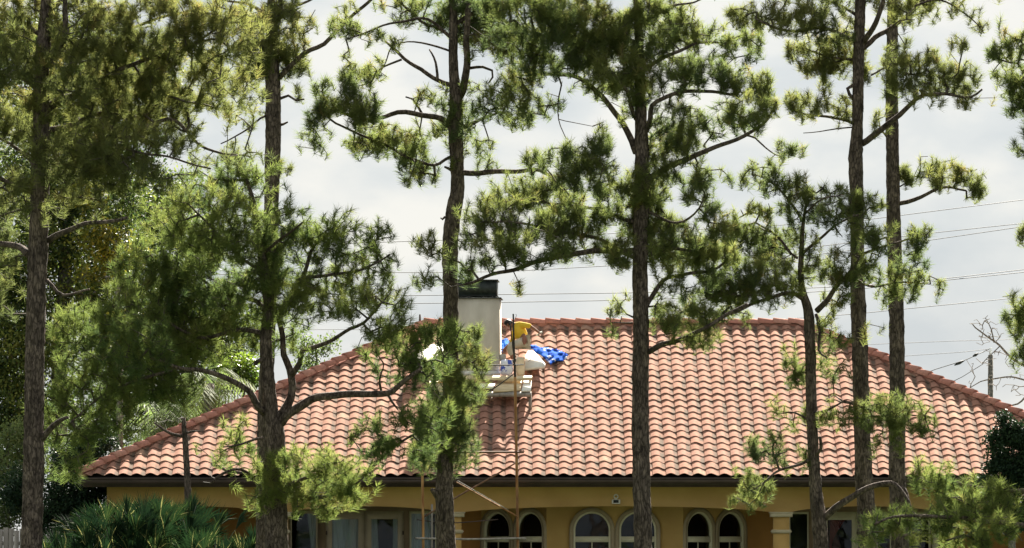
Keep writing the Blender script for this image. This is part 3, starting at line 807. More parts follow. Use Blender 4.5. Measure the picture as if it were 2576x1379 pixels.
# ------------------------------------------------------------------ worker
def skinned(name, chain, edges, material, parent, lev=2, root=0):
    me = bpy.data.meshes.new(name); me.from_pydata([c[0][:] for c in chain], edges, []); me.materials.append(material)
    o = bpy.data.objects.new(name, me); C.objects.link(o); o.parent = parent
    o.modifiers.new('skin', 'SKIN')
    for i, c in enumerate(chain):
        sv = me.skin_vertices[0].data[i]; r = c[1]; sv.radius = (r, r) if not isinstance(r, tuple) else r
        sv.use_root = (i == root)
    o.modifiers['skin'].use_smooth_shade = True
    s_ = o.modifiers.new('sub', 'SUBSURF'); s_.levels = lev; s_.render_levels = lev
    return o
man = empty('person'); tag(man, 'stooping worker in a yellow long-sleeved shirt and khaki trousers by the chimney', 'person')
J = lambda x, y, dy=0.0: Q(x, y, 5.15 + dy)
hip, belly, chest, neck = J(2066, 1343), J(2050, 1318, -.02), J(2036, 1291, -.02), J(2013, 1280, -.03)
head = J(1998, 1277, -.04)
shR, elR, wrR, haR = J(2048, 1279, -.16), J(2084, 1283, -.22), J(2116, 1305, -.20), J(2126, 1313, -.20)
shL, elL, wrL, haL = J(2032, 1283, .14), J(2016, 1345, .05), J(1988, 1372, -.06), J(1978, 1383, -.08)
kneeR, ankR, toeR = J(2003, 1362, -.26), J(2018, 1416, -.18), J(1996, 1424, -.24)
kneeL, ankL, toeL = J(1996, 1368, .16), J(2030, 1410, .16), J(2008, 1420, .14)
hR, hL = J(2062, 1346, -.14), J(2062, 1346, .12)
body = [(hip, .12), (belly, .125), (chest, .13), (neck, .055), (shR, .055), (elR, .045), (wrR, .032), (shL, .055), (elL, .045), (wrL, .032), (hR, .09), (kneeR, .06), (ankR, .042), (hL, .09), (kneeL, .06), (ankL, .042)]
be = [(0, 1), (1, 2), (2, 3), (2, 4), (4, 5), (5, 6), (2, 7), (7, 8), (8, 9), (0, 10), (10, 11), (11, 12), (0, 13), (13, 14), (14, 15)]
# head joined on as more of the same chain
body += [(head + Vector((0, 0, .01)), .088), (J(1991, 1284, -.05), .070)]; be += [(3, 16), (16, 17)]
def hand_pts(w, h, n0):
    """palm and five fingers of unequal length curling on"""
    d = (h - w).normalized(); side = d.cross(Vector((0, 1, 0))).normalized(); palm = w + d * .055
    ch, ed = [(palm, .024)], []
    base = n0
    for i, (o_, l_) in enumerate(((-.027, .055), (-.009, .068), (.010, .064), (.027, .050))):
        k = palm + d * .028 + Vector((0, 1, 0)) * o_
        t1 = k + d * l_ * .5; t2 = t1 + (d * .7 - side * .5) * l_ * .5
        n = base + len(ch); ch += [(k, .0105), (t1, .009), (t2, .008)]; ed += [(base, n), (n, n + 1), (n + 1, n + 2)]
    k = palm - Vector((0, 1, 0)) * .02 - side * .02; n = base + len(ch)
    ch += [(k, .012), (k + (d * .5 - side) * .035, .010), (k + (d - side) * .045, .009)]; ed += [(base, n), (n, n + 1), (n + 1, n + 2)]
    return ch, ed
for wi, w_, h_ in ((6, wrR, haR), (9, wrL, haL)):
    n0 = len(body); ch_, ed_ = hand_pts(w_, h_, n0); body += ch_; be += [(wi, n0)] + ed_
skinned('body', body, be, M['skin'], man)
# face: nose and ears
m = MB()
fdir = (J(1984, 1288, -.05) - head).normalized()
for off, r in ((fdir * .105 + Vector((0, 0, .0)), .016), (Vector((0, -.088, .0)), .02), (Vector((0, .088, .0)), .02)):
    c = head + off
    m.tube([c - Vector((0, 0, r * 1.3)), c, c + Vector((0, 0, r * 1.3))], [r * .4, r, r * .4], 8)
m.build('face', M['skin'], man, smooth=True)
def blob(c, r, name, material, parent, n=0.0):
    m = MB(); v = []; nu, nv = 18, 12
    for j in range(nv + 1):
        ph = -PI / 2 + PI * j / nv
        for i in range(nu):
            th = 2 * PI * i / nu; d = Vector((math.cos(ph) * math.cos(th), math.cos(ph) * math.sin(th), math.sin(ph)))
            k = 1 + n * noise.noise(d * 2.5)
            v.append((c + Vector((d.x * r[0], d.y * r[1], d.z * r[2])) * k)[:])
    f = [(j * nu + i, j * nu + (i + 1) % nu, (j + 1) * nu + (i + 1) % nu, (j + 1) * nu + i) for j in range(nv) for i in range(nu)]
    m.add(v, [f]); return m.build(name, material, parent, smooth=True)
blob(head + Vector((.012, 0, .035)), (.105, .105, .085), 'hair', M['hair'], man, .15)
# shirt, trousers, boots
skinned('shirt', [(J(2060, 1336), .16), (belly, .17), (chest, .175), (J(2020, 1282, -.03), .085), (shR, .085), (elR, .062), (J(2090, 1287, -.22), .052), (shL, .085), (elL, .062), (J(2008, 1352, .03), .05)],
        [(0, 1), (1, 2), (2, 3), (2, 4), (4, 5), (5, 6), (2, 7), (7, 8), (8, 9)], M['yellow'], man)
skinned('trousers', [(J(2070, 1343), .17), (hR, .125), (kneeR, .085), (J(2012, 1402, -.2), .066), (hL, .125), (kneeL, .085), (J(2024, 1400, .16), .066)],
        [(0, 1), (1, 2), (2, 3), (0, 4), (4, 5), (5, 6)], M['khaki'], man)
blob(J(2064, 1338, -.255), (.055, .03, .115), 'knee_patch', M['patch'], man, .2)
skinned('boot', [(ankR, .05), (ankR - Vector((0, 0, .06)), .05), (toeR - Vector((0, 0, .02)), .04)], [(0, 1), (1, 2)], M['boot'], man, 1)
skinned('boot', [(ankL, .05), (ankL - Vector((0, 0, .06)), .05), (toeL - Vector((0, 0, .02)), .04)], [(0, 1), (1, 2)], M['boot'], man, 1)
m = MB(); a = J(2110, 1322, -.2); b = J(2134, 1306, -.2); m.tube([a, (a + b) / 2, b], [.02, .032, .016], 6); tag(m.build('trowel', M['foam']), "pale hand tool held in the stooping worker's outstretched hand", 'trowel')

# ------------------------------------------------------------------ scaffold
sf = empty('scaffold'); tag(sf, 'tall rickety wooden scaffold with cross braces in front of the porch', 'scaffold')
YS, YS2 = -0.9, -0.05
def rod(pts, r, name, material, parent=sf, sides=7, Y=None):
    m = MB(); pp, rr = spline(pts, [r] * len(pts) if not isinstance(r, (list, tuple)) else r, .25)
    m.tube(pp, rr, sides); return m.build(name, material, parent, smooth=True)
def down(p): return Vector((p.x, p.y, 0.0))
p_ = Q(2038, 2158, YS)
rod([down(p_), p_, Q(2033, 1800, YS), Q(2027, 1484, YS)], .033, 'post', M['wood_orange'])
rod([Q(2028, 1500, YS), Q(2023, 1380, YS), Q(2020, 1236, YS)], [.028, .024, .019], 'mast', M['dark_pole'])
rod([Q(2022, 1400, YS + .05), Q(2014, 1330, YS + .05), Q(2006, 1262, YS + .05)], .013, 'mast', M['dark_pole'])
rod([Q(2028, 1256, YS), Q(2032, 1242, YS), Q(2030, 1236, YS)], .006, 'hook', M['dark_pole'])
p_ = Q(1666, 2158, YS)
rod([down(p_), p_, Q(1663, 1900, YS), Q(1659, 1790, YS)], .031, 'post', M['wood_orange'])
for sx in (1700,):
    p_ = Q(sx, 2158, YS2); rod([down(p_), p_, Q(sx, 1985, YS2)], .025, 'post', M['wood_grey'])
rod([Q(1650, 1784, YS - .07), Q(1850, 1781, YS - .07), Q(2062, 1780, YS - .07)], .026, 'rail', M['rust'])
rod([Q(2040, 1776, YS - .05), Q(2058, 1771, YS - .05), Q(2064, 1778, YS - .05)], .012, 'clamp', M['rust'])
rod([Q(1634, 2119, YS - .07), Q(1850, 2123, YS - .07), Q(2066, 2119, YS - .07), Q(2070, 2124, YS - .07)], .024, 'rail', M['wood_grey'])
rod([Q(2036, 1818, YS + .08), Q(1950, 1870, YS + .08), Q(1800, 1955, YS + .08), Q(1668, 2035, YS + .08)], .020, 'brace', M['rust'])
rod([Q(1796, 1898, YS - .05), Q(1900, 1957, YS - .05), Q(2012, 2020, YS - .05), Q(2040, 2036, YS - .05)], [.014, .018, .022, .014], 'brace', M['wood_orange'])
rod([Q(1800, 1892, YS - .09), Q(1900, 1950, YS - .09), Q(2000, 2008, YS - .09)], .010, 'brace', M['wood_grey'])
rod([Q(1640, 2046, YS2), Q(1720, 2056, YS2), Q(1800, 2058, YS2), Q(1960, 2045, YS2)], .012, 'rail', M['gutter'])
rod([Q(1630, 2118, YS2), Q(1700, 2119, YS2), Q(1702, 2105, YS2)], .012, 'rail', M['dark_pole'])
rod([Q(1822, 1436, YS - .05), Q(1950, 1438, YS - .05), Q(2062, 1436, YS - .05)], .014, 'crossbar', M['dark_pole'])
rod([Q(2024, 1470, YS - .04), Q(1962, 1517, YS - .04), Q(1870, 1572, YS - .04)], .014, 'brace', M['dark_pole'])

# ------------------------------------------------------------------ trees
def grow(lp, tufts, kpen=0.35, step=.24):
    """twigs from the limbs (lp: n x 3) to every tuft, nearest first; returns nodes, parents, tip ids"""
    n0 = len(lp); m = len(tufts)
    cap = n0 + m * 9
    pos = np.zeros((cap, 3)); pos[:n0] = lp; par = np.full(cap, -1, np.int64); n = n0; tips = []
    d0 = np.array([np.min(np.sum((lp - t) ** 2, 1)) for t in tufts])
    for ti in np.argsort(d0):
        t = tufts[ti]; q = pos[:n]
        dv = t - q; d = np.sqrt(np.sum(dv * dv, 1)) + kpen * np.maximum(0, q[:, 2] - t[2])
        j = int(np.argmin(d)); L = np.linalg.norm(t - q[j])
        k = min(8, max(1, int(L / step)))
        last = j; p0 = q[j].copy()
        jit = rng.normal(0, (.05 if step > .2 else .02) * min(L, 1.2), (k, 3))
        for s in range(1, k + 1):
            f = s / k
            p = p0 + (t - p0) * f
            if s < k: p = p + jit[s - 1] + np.array([0, 0, -0.13 * L * math.sin(PI * f)])
            pos[n] = p; par[n] = last; last = n; n += 1
        tips.append(last)
    return pos[:n], par[:n], np.array(tips, dtype=np.int64)
def twig_mesh(pos, par, n0, base=.0068, sides=4, expo=.37, rmax=.05):
    n = len(pos); cnt = np.zeros(n)
    ch = np.zeros(n, bool)
    has = np.zeros(n, bool)
    for i in range(n - 1, n0 - 1, -1):
        if not has[i]: cnt[i] += 1
        p = par[i]
        if p >= 0: cnt[p] += cnt[i]; has[p] = True
    r = np.minimum(base * np.maximum(cnt, 1) ** expo, rmax)
    i = np.arange(n0, n); a = pos[par[i]]; b = pos[i]
    ra = np.where(par[i] >= n0, r[par[i]], r[i] * 1.2); rb = r[i]
    d = b - a; L = np.linalg.norm(d, axis=1)[:, None] + 1e-9; d = d / L
    ref = np.where(np.abs(d[:, 1:2]) < .8, np.array([[0, 1.0, 0]]), np.array([[1.0, 0, 0]]))
    u = np.cross(d, ref); u /= np.linalg.norm(u, axis=1)[:, None] + 1e-9; w = np.cross(d, u)
    th = np.linspace(0, 2 * PI, sides, endpoint=False)
    circ = np.cos(th)[None, :, None] * u[:, None] + np.sin(th)[None, :, None] * w[:, None]
    va = a[:, None] + circ * ra[:, None, None]; vb = b[:, None] + circ * rb[:, None, None]
    v = np.concatenate([va, vb], 1).reshape(-1, 3)
    k = np.arange(len(i))[:, None] * 2 * sides; j = np.arange(sides)[None]; j2 = (j + 1) % sides
    f = np.stack([k + j, k + j2, k + sides + j2, k + sides + j], -1).reshape(-1, 4)
    m = MB(); m.add(v, [f]); return m
def needle_mesh(tip, axis, per, ln, wd, tint, spread=(8, 80)):
    """tufts of long needles: one thin triangle each, bottle-brush arrangement at the twig end"""
    m = len(tip); N = m * per
    ax = np.repeat(axis, per, 0); tp = np.repeat(tip, per, 0)
    s = rng.random(N)                                      # 0 at the tip of the shoot, 1 lower down
    ang = np.radians(spread[0] + (spread[1] - spread[0]) * (0.25 * s + 0.75 * rng.random(N) ** 0.8))
    rnd = rng.normal(size=(N, 3)); rnd -= np.sum(rnd * ax, 1)[:, None] * ax; rnd /= np.linalg.norm(rnd, axis=1)[:, None] + 1e-9
    d = ax * np.cos(ang)[:, None] + rnd * np.sin(ang)[:, None]
    root = tp - ax * (s * .20)[:, None]
    L = np.repeat(ln * rng.uniform(.75, 1.15, m), per) * rng.uniform(.75, 1.1, N)
    end = root + d * L[:, None]; end[:, 2] -= L * .16 * rng.random(N)
    wv = np.cross(d, rng.normal(size=(N, 3))); wv /= np.linalg.norm(wv, axis=1)[:, None] + 1e-9
    hw = (wd * rng.uniform(.7, 1.2, N) / 2)[:, None]
    v = np.stack([root - wv * hw, root + wv * hw, end], 1).reshape(-1, 3)
    f = np.arange(3 * N).reshape(-1, 3)
    tt = np.clip(np.repeat(tint, per) + rng.normal(0, .10, N), 0, 1)
    b = MB(); b.add(v, [f], tint=np.repeat(tt, 3)); return b

def pine(label, Y, trunk, limbs, pads, needle='needles', seed=1, dens=1.0, per=60, dead=False, bark='bark', ln=.19, name='pine_tree', rough_b=.17, extra_twigs=0):
    """trunk: [(px, py, width_px)...] bottom to top; limbs: [([(px,py)...], w0, w1, depth_at_tip)...]; pads: [(cx,cy,rx,ry,density)...]"""
    global rng
    rng = np.random.default_rng(seed); random.seed(seed)
    root = empty(name); tag(root, label, 'tree')
    allp = []
    if trunk:
        pts = [P(x, y, Y) for x, y, w in trunk]; rr = [w / 2 * sc(Y) for x, y, w in trunk]
        b0 = pts[0]; pts = [Vector((b0.x, Y, -.05)), Vector((b0.x, Y, b0.z * .5))] + pts; rr = [rr[0] * 1.35, rr[0] * 1.05] + rr
        pp, r2 = spline(pts, rr, .09)
        m = MB(); m.tube(pp, r2, 26, wob=rough_b); m.build('trunk', M[bark], root, smooth=True)
        allp += [p[:] for p in pp[::2]]
    for li, (pl, w0, w1, dd) in enumerate(limbs):
        k = len(pl); n = []
        y0 = Y
        for i, (x, y) in enumerate(pl):
            t = i / (k - 1); n.append(P(x, y, Y + dd * t))
        rr = [(w0 + (w1 - w0) * (i / (k - 1))) / 2 * sc(Y) for i in range(k)]
        pp, r2 = spline(n, rr, .12)
        if len(pp) > 3:
            pp = [pp[0]] + [p + Vector([noise.noise((p.x * 2.2 + o, p.z * 2.2, seed + li)) * .035 for o in (0, 9, 17)]) for p in pp[1:-1]] + [pp[-1]]
        m = MB(); m.tube(pp, r2, 9, wob=.12); m.build('branch', M[bark], root, smooth=True)
        allp += [p[:] for p in pp]
    lp = np.array(allp)
    # screen position of limb samples to give every pad the depth of the limb it sits on
    def proj(p):
        v = p - np.array([0, CAMY, CAMZ]); f = v[..., 1] * _cp + v[..., 2] * _sp
        return CX + F * v[..., 0] / f, CY - F * (v[..., 2] * _cp - v[..., 1] * _sp) / f
    lx, ly = proj(lp)
    tu, tn = [], []
    for (cx, cy, rx, ry, de) in pads:
        rx, ry = rx * 1.10 + 3, ry * 1.12 + 3
        j = int(np.argmin((lx - cx) ** 2 + (ly - cy) ** 2)); yd = lp[j, 1] + rng.normal(0, .25)
        c = np.array(P(cx, cy, yd)); s_ = sc(yd)
        rz = .55 * (rx + ry) / 2 * s_
        n = max(2, int(de * dens * rx * ry * PI / 138)); got = 0; tries = 0
        base_t = rng.normal(.45, .13)
        while got < n and tries < n * 8:
            tries += 1
            q = rng.uniform(-1, 1, 3)
            if (q ** 2).sum() > 1: continue
            if rng.random() < .14: q = q / np.linalg.norm(q) * rng.uniform(1.0, 1.28)
            p = c + q * np.array([rx * s_, rz, ry * s_])
            if noise.noise(Vector(p) * 2.3 + Vector((seed, 0, 0))) < -.15: continue
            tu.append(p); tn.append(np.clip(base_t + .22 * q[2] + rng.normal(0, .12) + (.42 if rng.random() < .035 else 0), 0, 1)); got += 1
    tu = np.array(tu); tn = np.array(tn)
    order = np.arange(len(tu))
    d0 = np.array([np.min(np.sum((lp - t) ** 2, 1)) for t in tu]); srt = np.argsort(d0)
    pos, par, tips = grow(lp, tu, step=.24 if not dead else .12)
    tw = twig_mesh(pos, par, len(lp)); tag(tw.build('twigs', M['twig_pale' if dead else 'twig'], root), kind='stuff')
    if not dead:
        seg = pos[tips] - pos[par[tips]]; seg /= np.linalg.norm(seg, axis=1)[:, None] + 1e-9
        ax = seg * .45 + np.array([0, 0, .85]) + rng.normal(0, .30, seg.shape); ax /= np.linalg.norm(ax, axis=1)[:, None]
        full = rng.random(len(tips)) > .09                 # a few shoots have lost their needles
        tips, ax, srt = tips[full], ax[full], srt[full]
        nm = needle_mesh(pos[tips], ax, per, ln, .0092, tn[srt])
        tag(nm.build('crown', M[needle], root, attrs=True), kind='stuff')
    p0 = P(trunk[0][0], trunk[0][1], Y) if trunk else Vector(allp[0])
    reorigin(root, (p0.x, Y, 0))
    return root

#TREES
exec_trees = True
pine('stout pine at the far left with big heavy limbs and an olive crown', -25,
     [(80, 1379, 54), (84, 1200, 52), (87, 900, 48), (95, 640, 48), (102, 450, 48), (104, 330, 44), (104, 200, 38), (112, 80, 34), (122, -40, 30), (130, -200, 26)],
     [([(105, 285), (150, 252), (195, 235), (245, 200), (310, 175)], 26, 9, .8), ([(108, 170), (130, 140), (163, 95), (162, 20), (170, -40)], 22, 10, -.6),
      ([(122, 605), (160, 585), (215, 565), (320, 548)], 18, 8, -.8), ([(105, 330), (170, 318), (250, 288), (330, 280)], 18, 7, 1.0),
      ([(250, 300), (320, 350), (390, 310), (440, 305), (500, 360), (560, 385), (630, 395)], 15, 4, .6), ([(300, 175), (400, 140), (480, 115), (560, 60)], 12, 5, -.5),
      ([(80, 480), (45, 470), (-20, 440)], 18, 9, -1.0), ([(72, 640), (40, 618), (-30, 610)], 20, 12, .8), ([(90, 420), (70, 395), (30, 365), (-20, 340)], 16, 6, .4),
      ([(85, 520), (40, 530), (-10, 545)], 8, 4, 1.0), ([(100, 1110), (135, 1070), (170, 1050)], 18, 8, -.6), ([(200, 380), (260, 360), (320, 375), (410, 395), (530, 425)], 10, 4, -.8),
      ([(120, 100), (60, 60), (0, 20)], 14, 6, .6), ([(95, 230), (60, 200), (20, 190)], 13, 5, -.5), ([(115, 30), (200, -20), (320, -60), (450, -90)], 16, 6, .3), ([(360, 60), (420, 40), (520, 20), (600, 30)], 8, 3, .3),
      ([(118, 705), (160, 740), (225, 728)], 10, 5, -.4)],
     [(60, 60, 90, 90, 1.1), (40, 285, 85, 60, 1.2), (250, 60, 130, 80, 1.1), (400, 55, 140, 75, 1.1), (530, 75, 110, 75, .9), (330, 165, 170, 75, 1.1), (480, 185, 130, 70, 1.0),
      (250, 255, 150, 75, 1.0), (370, 270, 150, 60, 1.1), (520, 285, 110, 50, .5), (300, 365, 150, 50, .9), (170, 400, 120, 60, .8), (30, 150, 60, 90, .9), (170, 160, 90, 80, .8), (430, 340, 80, 40, .4),
      (590, 220, 70, 50, .45), (560, 385, 90, 25, .35), (30, 470, 60, 60, .8), (20, 560, 50, 60, .8), (300, -50, 350, 60, .3), (250, 440, 120, 45, .6), (380, 430, 90, 40, .6), (15, 720, 40, 80, .4), (180, 520, 70, 40, .4), (610, 60, 60, 60, .4)],
     'needles_olive', 11, dens=.80)
pine('tall straight pine standing just behind the dense forked pine', -12,
     [(660, 1379, 34), (662, 1200, 34), (668, 1000, 36), (676, 800, 36), (681, 600, 35), (684, 450, 38), (687, 330, 40), (686, 210, 37), (684, 120, 34), (682, 20, 20), (684, -160, 16)],
     [([(703, 195), (725, 172), (765, 135), (815, 108), (845, 78), (880, 45), (925, 8), (960, -30)], 14, 7, -.8), ([(700, 315), (712, 313), (724, 307)], 9, 4, 0), ([(668, 190), (645, 185), (620, 172), (580, 150)], 10, 5, .5),
      ([(690, 60), (706, 40), (703, 0), (690, -40)], 14, 8, -.3), ([(672, 60), (660, 35), (630, 12), (560, 0)], 12, 5, .5), ([(675, 85), (640, 65), (610, 66), (580, 78)], 8, 4, -.4), ([(672, 290), (655, 298), (625, 322), (590, 345), (555, 362)], 6, 3, -.4),
      ([(705, 248), (725, 240), (745, 252), (765, 250)], 8, 4, -.2), ([(660, 385), (648, 388)], 5, 3, 0), ([(700, 30), (760, 10), (820, -20)], 9, 4, .4)],
     [(695, 95, 80, 75, 1.1), (740, 30, 60, 40, .6), (625, 190, 55, 50, .9), (640, 125, 55, 60, 1.0), (760, 175, 22, 18, .8), (730, 232, 25, 18, .9), (715, 215, 15, 12, .9), (600, 380, 45, 22, .5), (650, 20, 70, 40, .8), (700, 150, 60, 35, 1.0), (855, 52, 20, 18, .8), (880, 15, 30, 15, .5), (560, 170, 40, 40, .6), (620, 300, 35, 30, .35), (680, -60, 130, 50, .7), (700, 420, 30, 18, .7)],
     'needles_olive', 12)
pine('dense bright green forked pine with arching limbs over the left roof', -21,
     [(695, 1379, 58), (694, 1250, 54), (692, 1150, 52), (690, 1080, 52), (680, 1030, 38), (672, 940, 34), (668, 860, 30), (676, 770, 28), (665, 680, 24), (650, 600, 18), (640, 520, 13), (620, 450, 8)],
     [([(706, 1065), (740, 1030), (802, 1000), (894, 992), (974, 990), (1010, 962), (1060, 925)], 26, 10, -.9), ([(704, 1050), (725, 1020), (736, 979), (729, 928), (714, 892), (710, 845), (700, 790)], 24, 12, .3),
      ([(735, 942), (754, 912), (758, 884), (787, 874), (833, 856), (880, 830), (915, 812), (960, 760)], 16, 6, -.9), ([(668, 1040), (650, 1025), (625, 985), (580, 955), (513, 932), (450, 925), (380, 900)], 20, 8, -.8),
      ([(670, 790), (650, 760), (600, 745), (550, 735), (520, 710), (470, 680)], 14, 5, .8), ([(700, 790), (760, 700), (790, 620), (850, 570)], 14, 5, .6), ([(664, 690), (600, 640), (540, 580), (500, 540)], 10, 4, -.8),
      ([(660, 640), (720, 590), (760, 560)], 9, 4, -.8), ([(760, 700), (850, 690), (930, 670), (980, 640)], 10, 4, 1.0), ([(666, 840), (600, 830), (500, 850), (400, 800), (300, 790)], 14, 4, .7), ([(450, 925), (340, 960), (250, 1000), (180, 1060)], 9, 4, -.9),
      ([(300, 790), (220, 850), (170, 880)], 7, 3, .3), ([(693, 1240), (740, 1215), (800, 1190), (860, 1170)], 12, 5, -1.2), ([(975, 990), (985, 1010), (1000, 1030)], 9, 4, -.2), ([(960, 988), (955, 950), (965, 915)], 7, 3, -.5), ([(640, 915), (655, 905), (668, 915)], 12, 10, -.1),
      ([(690, 1100), (640, 1105), (600, 1120), (560, 1125)], 8, 3, -.3), ([(695, 1225), (780, 1250), (860, 1235), (930, 1180), (1010, 1110), (1090, 1070)], 13, 5, -1.6), ([(640, 1200), (600, 1180), (560, 1190), (530, 1215)], 8, 5, -.8)],
     [(560, 470, 110, 55, 1.0), (620, 430, 80, 30, 1.0), (520, 550, 130, 80, 1.1), (660, 560, 110, 70, 1.2), (450, 610, 100, 75, 1.1), (600, 680, 140, 85, 1.2), (750, 640, 100, 85, 1.2), (860, 590, 75, 55, 1.1), (940, 620, 65, 55, .8), (890, 700, 85, 55, 1.0), (960, 665, 45, 40, .5),
      (700, 755, 100, 60, 1.0), (500, 750, 120, 85, 1.1), (350, 650, 70, 60, .9), (390, 730, 90, 70, 1.0), (290, 800, 110, 85, 1.1), (200, 840, 75, 70, .9), (420, 850, 120, 75, 1.1), (550, 850, 100, 55, .9), (330, 930, 120, 75, 1.1), (240, 980, 110, 75, 1.1), (430, 960, 80, 50, .8),
      (180, 1060, 90, 60, .9), (290, 1050, 70, 40, .6), (160, 1130, 70, 60, .6), (890, 770, 65, 40, .9), (985, 755, 50, 32, 1.0), (790, 760, 60, 45, .6), (1020, 835, 70, 38, .9), (1110, 835, 60, 30, .9), (960, 810, 60, 35, .6), (1000, 870, 85, 45, .8), (1060, 900, 55, 40, .8), (1000, 920, 60, 30, .5),
      (1070, 930, 50, 35, .8), (750, 1190, 110, 50, .85), (850, 1185, 80, 50, .9), (705, 1240, 75, 42, .9), (800, 1250, 75, 42, .8), (890, 1225, 50, 35, .8), (770, 1145, 80, 28, 1.0), (665, 1215, 45, 40, .9), (590, 1095, 60, 38, .5), (560, 1130, 60, 40, .4),
      (950, 1100, 65, 40, .9), (1010, 1070, 80, 42, .7), (1080, 1040, 60, 45, .9), (1030, 1130, 80, 35, .7), (760, 870, 40, 25, .35), (690, 830, 70, 40, .7), (1120, 890, 45, 25, .5), (600, 780, 90, 60, .9), (330, 860, 90, 70, .9)],
     'needles_fresh', 13, per=60, dens=.66)
pine('pine whose wavy trunk passes in front of the chimney', -18,
     [(1123, 1379, 48), (1118, 1280, 45), (1118, 1200, 42), (1126, 1100, 36), (1132, 950, 36), (1134, 800, 38), (1132, 680, 38), (1133, 600, 40), (1140, 540, 40), (1150, 470, 34), (1149, 400, 34), (1145, 320, 38), (1148, 260, 34), (1141, 180, 24), (1140, 80, 22), (1143, -40, 20), (1146, -180, 16)],
     [([(1155, 245), (1168, 210), (1175, 160), (1172, 90), (1180, 10)], 22, 14, -.3), ([(1135, 318), (1110, 298), (1060, 289), (1000, 283), (950, 296), (900, 300), (850, 280), (800, 262)], 16, 6, -.8), ([(1062, 288), (1050, 265), (1040, 250), (1020, 244)], 7, 4, -.1),
      ([(1138, 215), (1090, 196), (1060, 175), (1015, 150), (985, 118), (970, 105)], 13, 6, .6), ([(1100, 205), (1095, 160), (1080, 125)], 8, 4, .4), ([(1010, 150), (960, 170), (930, 195)], 6, 3, .3), ([(985, 118), (975, 150), (945, 200)], 4, 2, .2),
      ([(1150, 433), (1200, 434), (1260, 432), (1340, 427), (1370, 435), (1400, 455)], 15, 8, -.8), ([(1148, 436), (1128, 424), (1118, 420)], 10, 5, -.1), ([(1120, 545), (1112, 552), (1108, 548)], 7, 4, 0),
      ([(1132, 395), (1090, 415), (1040, 400), (965, 365), (900, 335), (845, 310), (820, 290)], 8, 5, -.9), ([(1180, 172), (1215, 168), (1238, 178), (1240, 195), (1228, 210)], 8, 4, .0), ([(1160, 320), (1190, 310), (1225, 295), (1260, 280)], 12, 5, -.5),
      ([(1140, 105), (1110, 75), (1060, 55), (1000, 0)], 11, 5, .4), ([(1138, 100), (1080, 50), (1000, 55), (930, 80), (870, 100)], 9, 3, -.6), ([(1145, 60), (1200, 30), (1260, 10), (1300, 30)], 12, 5, .5), ([(1135, 130), (1060, 108), (1010, 108)], 6, 3, .5),
      ([(1125, 960), (1085, 920), (1040, 900)], 8, 4, -.5), ([(1138, 900), (1180, 915), (1210, 895)], 6, 3, -.6), ([(1125, 1000), (1160, 985), (1190, 990)], 8, 4, -.6), ([(1122, 1060), (1070, 1085), (1030, 1080)], 9, 4, -.6), ([(1112, 1265), (1096, 1240), (1086, 1232)], 22, 10, -.2),
      ([(1120, 1150), (1150, 1110), (1180, 1080)], 7, 3, -.5), ([(1145, 820), (1165, 835), (1195, 830)], 5, 3, -.6)],
     [(1130, 25, 90, 45, .9), (1010, 25, 90, 30, .55), (875, 55, 38, 28, .7), (930, 80, 50, 22, .5), (1010, 100, 40, 25, .3), (905, 170, 48, 42, .55), (855, 215, 42, 30, 1.2), (930, 195, 28, 35, .5), (800, 255, 45, 42, .9), (870, 285, 65, 38, 1.1), (925, 268, 38, 32, .9), (800, 325, 38, 28, .5),
      (780, 365, 30, 16, .5), (940, 340, 65, 35, 1.1), (1005, 360, 65, 38, 1.1), (1050, 395, 55, 28, 1.1), (885, 378, 55, 18, .4), (1060, 335, 55, 35, .5), (1062, 445, 45, 22, .6), (1030, 455, 25, 15, .4), (1145, 290, 45, 45, .6), (1105, 240, 45, 28, .5), (1155, 345, 38, 28, .6), (1210, 362, 35, 16, .6),
      (1195, 400, 55, 22, .4), (1240, 250, 55, 50, .7), (1190, 215, 35, 28, .35), (1060, 240, 28, 18, .4), (1230, 60, 95, 65, 1.0), (1180, 30, 65, 45, 1.0), (1255, 115, 65, 38, .9), (1150, -60, 200, 60, .35),
      (1150, 905, 60, 35, .9), (1150, 850, 45, 30, .9), (1205, 893, 45, 30, .45), (1165, 960, 55, 40, .8), (1130, 1000, 65, 40, .8), (1110, 1120, 75, 50, .8), (1140, 1055, 60, 50, .9), (1170, 975, 45, 35, .7), (1120, 1060, 60, 45, .9), (1195, 835, 22, 18, .9), (1200, 975, 35, 25, .5), (1060, 1165, 50, 20, .4), (1180, 1085, 40, 40, .4)],
     'needles', 14)
